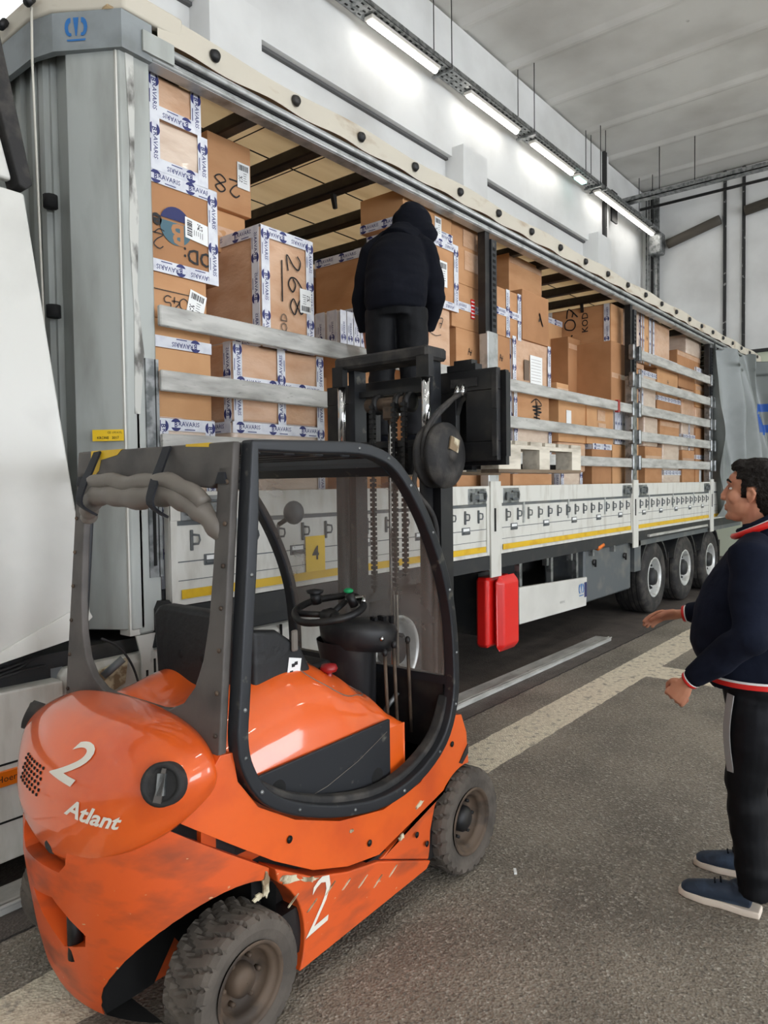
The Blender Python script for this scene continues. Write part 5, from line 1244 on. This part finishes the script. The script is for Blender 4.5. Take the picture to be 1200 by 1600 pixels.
def hand(b, wr, d, pn, side, curl=.9, s=1.):
    """palm, four unequal bent fingers and a thumb; d = wrist to knuckles, pn = palm normal"""
    wr = Vector(wr); d = Vector(d).normalized(); pn = Vector(pn).normalized(); sx = d.cross(pn)*side
    b.tube([wr-d*.03, wr, wr+d*.035*s, wr+d*.085*s], [(.024*s, .020*s), (.027*s, .018*s), (.038*s, .017*s), (.040*s, .014*s)], n=12, flat=tuple(sx))
    for i, (o_, L) in enumerate(((.030, .072), (.011, .080), (-.010, .074), (-.029, .058))):
        p = wr+d*.082*s+sx*o_*1.12*s; pts = [p-d*.02*s, p]; a = .25
        for k, f in enumerate((.45, .32, .23)):
            a += curl*(.8 if k else .55); p = p+(d*math.cos(a)+pn*math.sin(a))*L*f*s*1.05; pts.append(p)
        b.tube(spline(pts, 3), .0088*s, n=8); b.ell(pts[-1], (.0085*s,)*3, n=8)
    p = wr+d*.02*s+sx*.026*s; q = [p, p+(d*.6+sx*.45+pn*.35)*.035*s, p+(d*1.0+sx*.42+pn*.55)*.055*s, p+(d*1.35+sx*.22+pn*.7)*.065*s]
    b.tube(spline(q, 3), [.013*s]*4+[.0115*s]*3+[.0095*s]*3, n=8); b.ell(q[-1], (.0095*s,)*3, n=8)
def head(b, M, n=20):
    """skull, jaw, nose, ears, lips in head space: y forward, z up, origin at ear level"""
    q = MB(); q.ell((0, -.012, .04), (.077, .098, .092), n=24); q.ell((0, .028, -.02), (.062, .068, .082), n=20); q.ell((0, .048, -.078), (.040, .038, .030), n=16)
    q.ell((0, .030, .052), (.066, .066, .05), n=16)
    q.tube([(0, .086, .034), (0, .098, .008), (0, .108, -.016)], [.009, .012, .014], n=8); q.ell((0, .104, -.021), (.019, .015, .011), n=10)
    q.tube([(-.05, .070, .040), (-.02, .089, .046), (.02, .089, .046), (.05, .070, .040)], .009, n=8)
    q.ell((0, .090, -.050), (.024, .011, .007), n=10); q.ell((0, .088, -.062), (.021, .011, .008), n=10); q.ell((0, .074, -.045), (.034, .02, .028), n=12); q.ell((0, .078, -.092), (.018, .016, .014), n=10)
    for s in (-1, 1):
        q.ell((s*.047, .055, -.012), (.024, .026, .026), n=12)
        q.tube([(s*.074, -.005, -.025), (s*.082, -.02, -.008), (s*.086, -.026, .012), (s*.082, -.014, .028), (s*.076, .0, .022)], .0068, n=8); q.ell((s*.078, -.008, .003), (.006, .016, .022), n=10)
    q.tube([(0, -.02, -.03), (0, -.03, -.10), (0, -.045, -.18)], [(.055, .058), (.055, .058), (.062, .062)], n=16, flat=(1, 0, 0))
    b.add([M @ v for v in q.v], q.f, True)
def shoe(parent, M, cl='shoe_blue', so='sole'):
    b = MB(); b.tube([(0, -.085, .055), (0, -.05, .065), (0, .03, .058), (0, .10, .045), (0, .165, .035), (0, .185, .030)], [(.036, .035), (.040, .045), (.043, .045), (.047, .036), (.040, .026), (.022, .016)], n=14, flat=(1, 0, 0)); b.tube([(0, -.04, .06), (0, -.045, .115)], .042, n=14)
    o = blob(b, 'shoe', cl, parent, .007, None, M, smooth=3)
    pl_ = [(-.036, -.115), (-.044, -.06), (-.040, .02), (-.050, .09), (-.042, .16), (-.02, .198), (.015, .198), (.040, .165), (.050, .09), (.043, .02), (.044, -.06), (.036, -.115)]
    q = MB(); q.prism(pl_, 'Z', .0, .030); q.v = [M @ v for v in q.v]; s = q.build('shoe_sole', so, o, bevel=.007); s.parent = o
    q = MB()
    for k in range(4): q.tube([(-.02, .03+.022*k, .104-.012*k), (.02, .04+.022*k, .104-.012*k)], .004, n=6)
    q.v = [M @ v for v in q.v]; q.build('shoe_laces', 'black_cloth', o); return o
LOC_ = LOC
# ---- man watching, at the right edge
m1 = empty('person', (1.25, -2.575, 0), 'dark-haired man in navy jacket with red trim, standing at the right edge looking up', 'person'); m1.rotation_euler = (0, 0, R(-4)); LOC[m1.name] = Vector((0, 0, 0))
HM = Matrix.Translation((0, .035, 1.672)) @ Matrix.Scale(1.04, 4) @ Matrix.Rotation(R(6), 4, 'X') @ Matrix.Rotation(R(2), 4, 'Z')
SL, EL, WL = Vector((-.205, -.02, 1.46)), Vector((-.275, -.035, 1.15)), Vector((-.245, .195, .945))
SR, ER, WR = Vector((.205, -.02, 1.46)), Vector((.30, .10, 1.17)), Vector((.27, .41, 1.115))
b = MB(); head(b, HM)
b.tube([(0, -.0, .92), (0, .03, 1.1), (0, .0, 1.3), (0, -.02, 1.42), (0, -.01, 1.5)], [(.14, .10), (.15, .13), (.15, .10), (.14, .08), (.06, .06)], n=20, flat=(1, 0, 0))
for S_, E_, W_, s in ((SL, EL, WL, -1), (SR, ER, WR, 1)): b.tube([S_, E_, W_], [.045, .036, .024], n=12)
hd = (WL-EL).normalized(); hand(b, WL+hd*.015, hd*1+Vector((0, .0, -.4)), (1, -.1, .2), -1, 1.05, 1.08)
hd = (WR-ER).normalized(); hand(b, WR+hd*.015, hd, (-.6, 0, -.8), 1, .35, 1.05)
for s, fx, fy in ((-1, -.085, .05), (1, .20, .10)): b.tube([(s*.085, .0, .90), ((s*.09+fx)/2*1.0, .03, .50), (fx, fy-.03, .09)], [.08, .05, .034], n=12)
body = blob(b, 'body', 'skin', m1, .0045, None, smooth=2)
q = MB()
for s in (-1, 1): q.ell(HM @ Vector((s*.034, .0735, .020)), (.010, .009, .0055), n=10)
q.mi = 1
for s in (-1, 1): q.ell(HM @ Vector((s*.035, .0805, .020)), (.0048, .0035, .0048), n=8)
q.build('eyes', ['label', 'ink'], m1)
for s in (-1, 1): MB().tube([HM @ Vector((s*.015, .095, .047)), HM @ Vector((s*.035, .089, .053)), HM @ Vector((s*.058, .070, .045))], [.003, .005, .003], n=6).build('eyebrow', 'hair', m1)
hb_ = MB(); hb_.ell((0, -.022, .052), (.087, .106, .098), n=28); hb_.ell((0, -.062, -.02), (.068, .058, .07), n=18); hb_.ell((0, .045, .105), (.060, .045, .032), n=16)
HI = HM.inverted()
def hcut(c):
    p = HI @ c
    if p.z < .088 and p.y > .052+(.0 if p.z > .04 else 0): return True
    if p.z < .058 and p.y > .028: return True
    if p.z < .035 and p.y > -.028 and not (p.y > .0+.006 and p.y < .028 and p.z > -.02): return True
    return p.z < -.075
blob(hb_, 'hair', 'hair', m1, .005, None, HM, smooth=2, disp=.006, dsc=28, cut=hcut)
# jacket
b = MB(); b.tube([(0, .02, .93), (0, .03, .97), (0, .055, 1.08), (0, .045, 1.2), (0, .01, 1.33), (0, -.015, 1.43), (0, -.015, 1.49), (0, -.005, 1.535), (0, .0, 1.57)],
       [(.178, .165), (.19, .185), (.205, .225), (.205, .21), (.21, .175), (.19, .13), (.13, .10), (.088, .082), (.076, .074)], n=28, flat=(1, 0, 0))
for S_, E_, W_ in ((SL, EL, WL), (SR, ER, WR)):
    b.tube([S_+Vector((-.05*(1 if S_.x > 0 else -1), 0, .0)), S_, (S_+E_)/2, E_, (E_+W_)/2, W_-(W_-E_).normalized()*.02], [.085, .086, .078, .069, .062, .046], n=16)
    b.ell(E_, (.07, .07, .07), n=14)
jk = blob(b, 'jacket', 'navy_cloth', m1, .009, None, smooth=5, disp=.009, dsc=5)
q = MB(); q.grid(lambda u, v: Vector((0, .022, .932+.020*v))+Vector((.198*math.cos(2*PI*u), .192*math.sin(2*PI*u), 0)), 40, 2, closeu=True); q.build('jacket_hem_band', 'red', jk)
q = MB(); q.grid(lambda u, v: Vector((0, .024, .953+.009*v))+Vector((.203*math.cos(2*PI*u), .199*math.sin(2*PI*u), 0)), 40, 2, closeu=True); q.build('jacket_hem_piping', 'label', jk)
for rr, dz, th_, mt_, nm_ in ((.104, .0, .013, 'red', 'collar_trim'), (.093, .012, .006, 'label', 'collar_piping'), (.084, .022, .013, 'navy_cloth', 'collar')):
    q = MB().tube([Vector((rr*1.05*math.cos(a), -.004+rr*math.sin(a), 1.553+dz-.045*math.sin(a)-.012*abs(math.cos(a)))) for a in [R(100+340*i/40) for i in range(41)]], [(th_, th_*1.3)]*41, n=8); q.build(nm_, mt_, jk)
for E_, W_ in ((EL, WL), (ER, WR)):
    d = (W_-E_).normalized(); q = MB().tube([W_-d*.06, W_-d*.015], [.044, .038], n=18); q.mi = 1; q.tube([W_-d*.015, W_-d*.010], .0385, n=18); q.mi = 2; q.tube([W_-d*.010, W_+d*.002], .038, n=18); q.build('cuff', ['navy_cloth', 'label', 'red'], jk)
for s in (-1, 1):   # raglan seams
    q = MB().tube(spline([(s*.10, -.085, 1.50), (s*.15, -.13, 1.42), (s*.17, -.14, 1.33), (s*.19, -.12, 1.24)], 5), .003, n=5); q.build('jacket_seam', 'black_cloth', jk)
# trousers
b = MB(); b.tube([(0, .0, .99), (0, .0, .90), (0, 0, .82)], [(.165, .135), (.175, .145), (.16, .13)], n=22, flat=(1, 0, 0))
for s, fx, fy in ((-1, -.085, .035), (1, .20, .09)): b.tube([(s*.085, .0, .88), (s*.09+(fx-s*.09)*.2, .01, .72), (s*.09+(fx-s*.09)*.5, .03, .50), (s*.09+(fx-s*.09)*.8, .0+fy*.4, .28), (fx, fy-.035, .12), (fx, fy-.03, .085)], [.098, .095, .076, .068, .062, .064], n=16)
tr = blob(b, 'trousers', 'trouser', m1, .008, None, smooth=5, disp=.010, dsc=6)
q = MB().bar(spline([(-.183, .06, .90), (-.180, .075, .78), (-.163, .078, .68), (-.155, .068, .585)], 6), .004, .032, (1, -.5, 0)); q.build('trouser_stripe', 'stripe_grey', tr)
shoe(m1, Matrix.Translation((-.085, .09, 0)) @ Matrix.Rotation(R(6), 4, 'Z') @ Matrix.Scale(1.0, 4)); shoe(m1, Matrix.Translation((.20, .13, 0)) @ Matrix.Rotation(R(8), 4, 'Z'))
# ---- worker on the pallet, seen from behind, bending to the load
m2 = empty('person', (1.60, -.47, 1.945), 'worker in dark hooded sweatshirt standing on the lifted pallet, back to the camera', 'person'); m2.rotation_euler = (0, 0, R(-58)); LOC[m2.name] = Vector((0, 0, 0))
HM = Matrix.Translation((.075, .36, 1.41)) @ Matrix.Rotation(R(-48), 4, 'X')
SL, EL, WL = Vector((-.165, .20, 1.25)), Vector((-.235, .20, .97)), Vector((-.225, .25, .78))
SR, ER, WR = Vector((.165, .20, 1.25)), Vector((.225, .20, .97)), Vector((.17, .34, .80))
b = MB(); head(b, HM)
b.tube([(0, .0, .90), (0, .05, 1.05), (0, .15, 1.2), (0, .25, 1.32), (.01, .31, 1.37)], [(.13, .09), (.14, .10), (.15, .09), (.12, .07), (.055, .055)], n=18, flat=(1, 0, 0))
for S_, E_, W_, s in ((SL, EL, WL, -1), (SR, ER, WR, 1)):
    b.tube([S_, E_, W_], [.045, .036, .024], n=12); hd = (W_-E_).normalized(); hand(b, W_+hd*.015, hd+Vector((0, .1, -.4)), (-s, .2, 0), s, .6, 1.05)
for s in (-1, 1): b.tube([(s*.085, .0, .88), (s*.095, .03, .48), (s*.10, -.01, .08)], [.08, .05, .034], n=12)
blob(b, 'body', 'skin', m2, .0055, None, smooth=2)
b = MB(); b.tube([(0, -.005, .84), (0, .0, .90), (0, .04, 1.02), (0, .10, 1.14), (0, .18, 1.26), (0, .25, 1.33), (.01, .29, 1.37)], [(.175, .15), (.192, .165), (.194, .16), (.195, .15), (.175, .13), (.13, .10), (.09, .09)], n=28, flat=(1, 0, 0))
for S_, E_, W_ in ((SL, EL, WL), (SR, ER, WR)):
    b.tube([S_+Vector((-.06*(1 if S_.x > 0 else -1), 0, .0)), S_, (S_+E_)/2, E_, (E_+W_)/2, W_], [.085, .088, .084, .074, .064, .046], n=16); b.ell(E_, (.074,)*3, n=14); b.cap((S_.x*.45, .26, 1.34), (S_.x*.98, .20, 1.26), .085, .085)
sw_ = blob(b, 'sweatshirt', 'black_cloth', m2, .009, None, smooth=5, disp=.012, dsc=4.5)
b = MB(); b.ell((.075, .345, 1.475), (.135, .145, .135), n=22); b.ell((.08, .30, 1.40), (.165, .11, .10), n=20); b.ell((.07, .33, 1.545), (.085, .11, .075), n=14); b.tube([(0, .20, 1.28), (.04, .27, 1.36)], [.15, .13], n=18)
blob(b, 'hood', 'black_cloth', m2, .008, None, smooth=4, disp=.008, dsc=9)
b = MB(); b.tube([(0, 0, .97), (0, 0, .88), (0, 0, .80)], [(.15, .12), (.165, .14), (.155, .13)], n=22, flat=(1, 0, 0))
for s in (-1, 1): b.tube([(s*.09, .0, .86), (s*.095, .02, .66), (s*.095, .03, .46), (s*.10, .0, .25), (s*.10, -.01, .08)], [.105, .10, .082, .075, .072], n=16)
blob(b, 'trousers', 'trouser', m2, .009, None, smooth=5, disp=.009, dsc=6)
for s in (-1, 1): shoe(m2, Matrix.Translation((s*.10, .02, 0)) @ Matrix.Rotation(R(-6*s), 4, 'Z'), 'black_cloth', 'rubber')
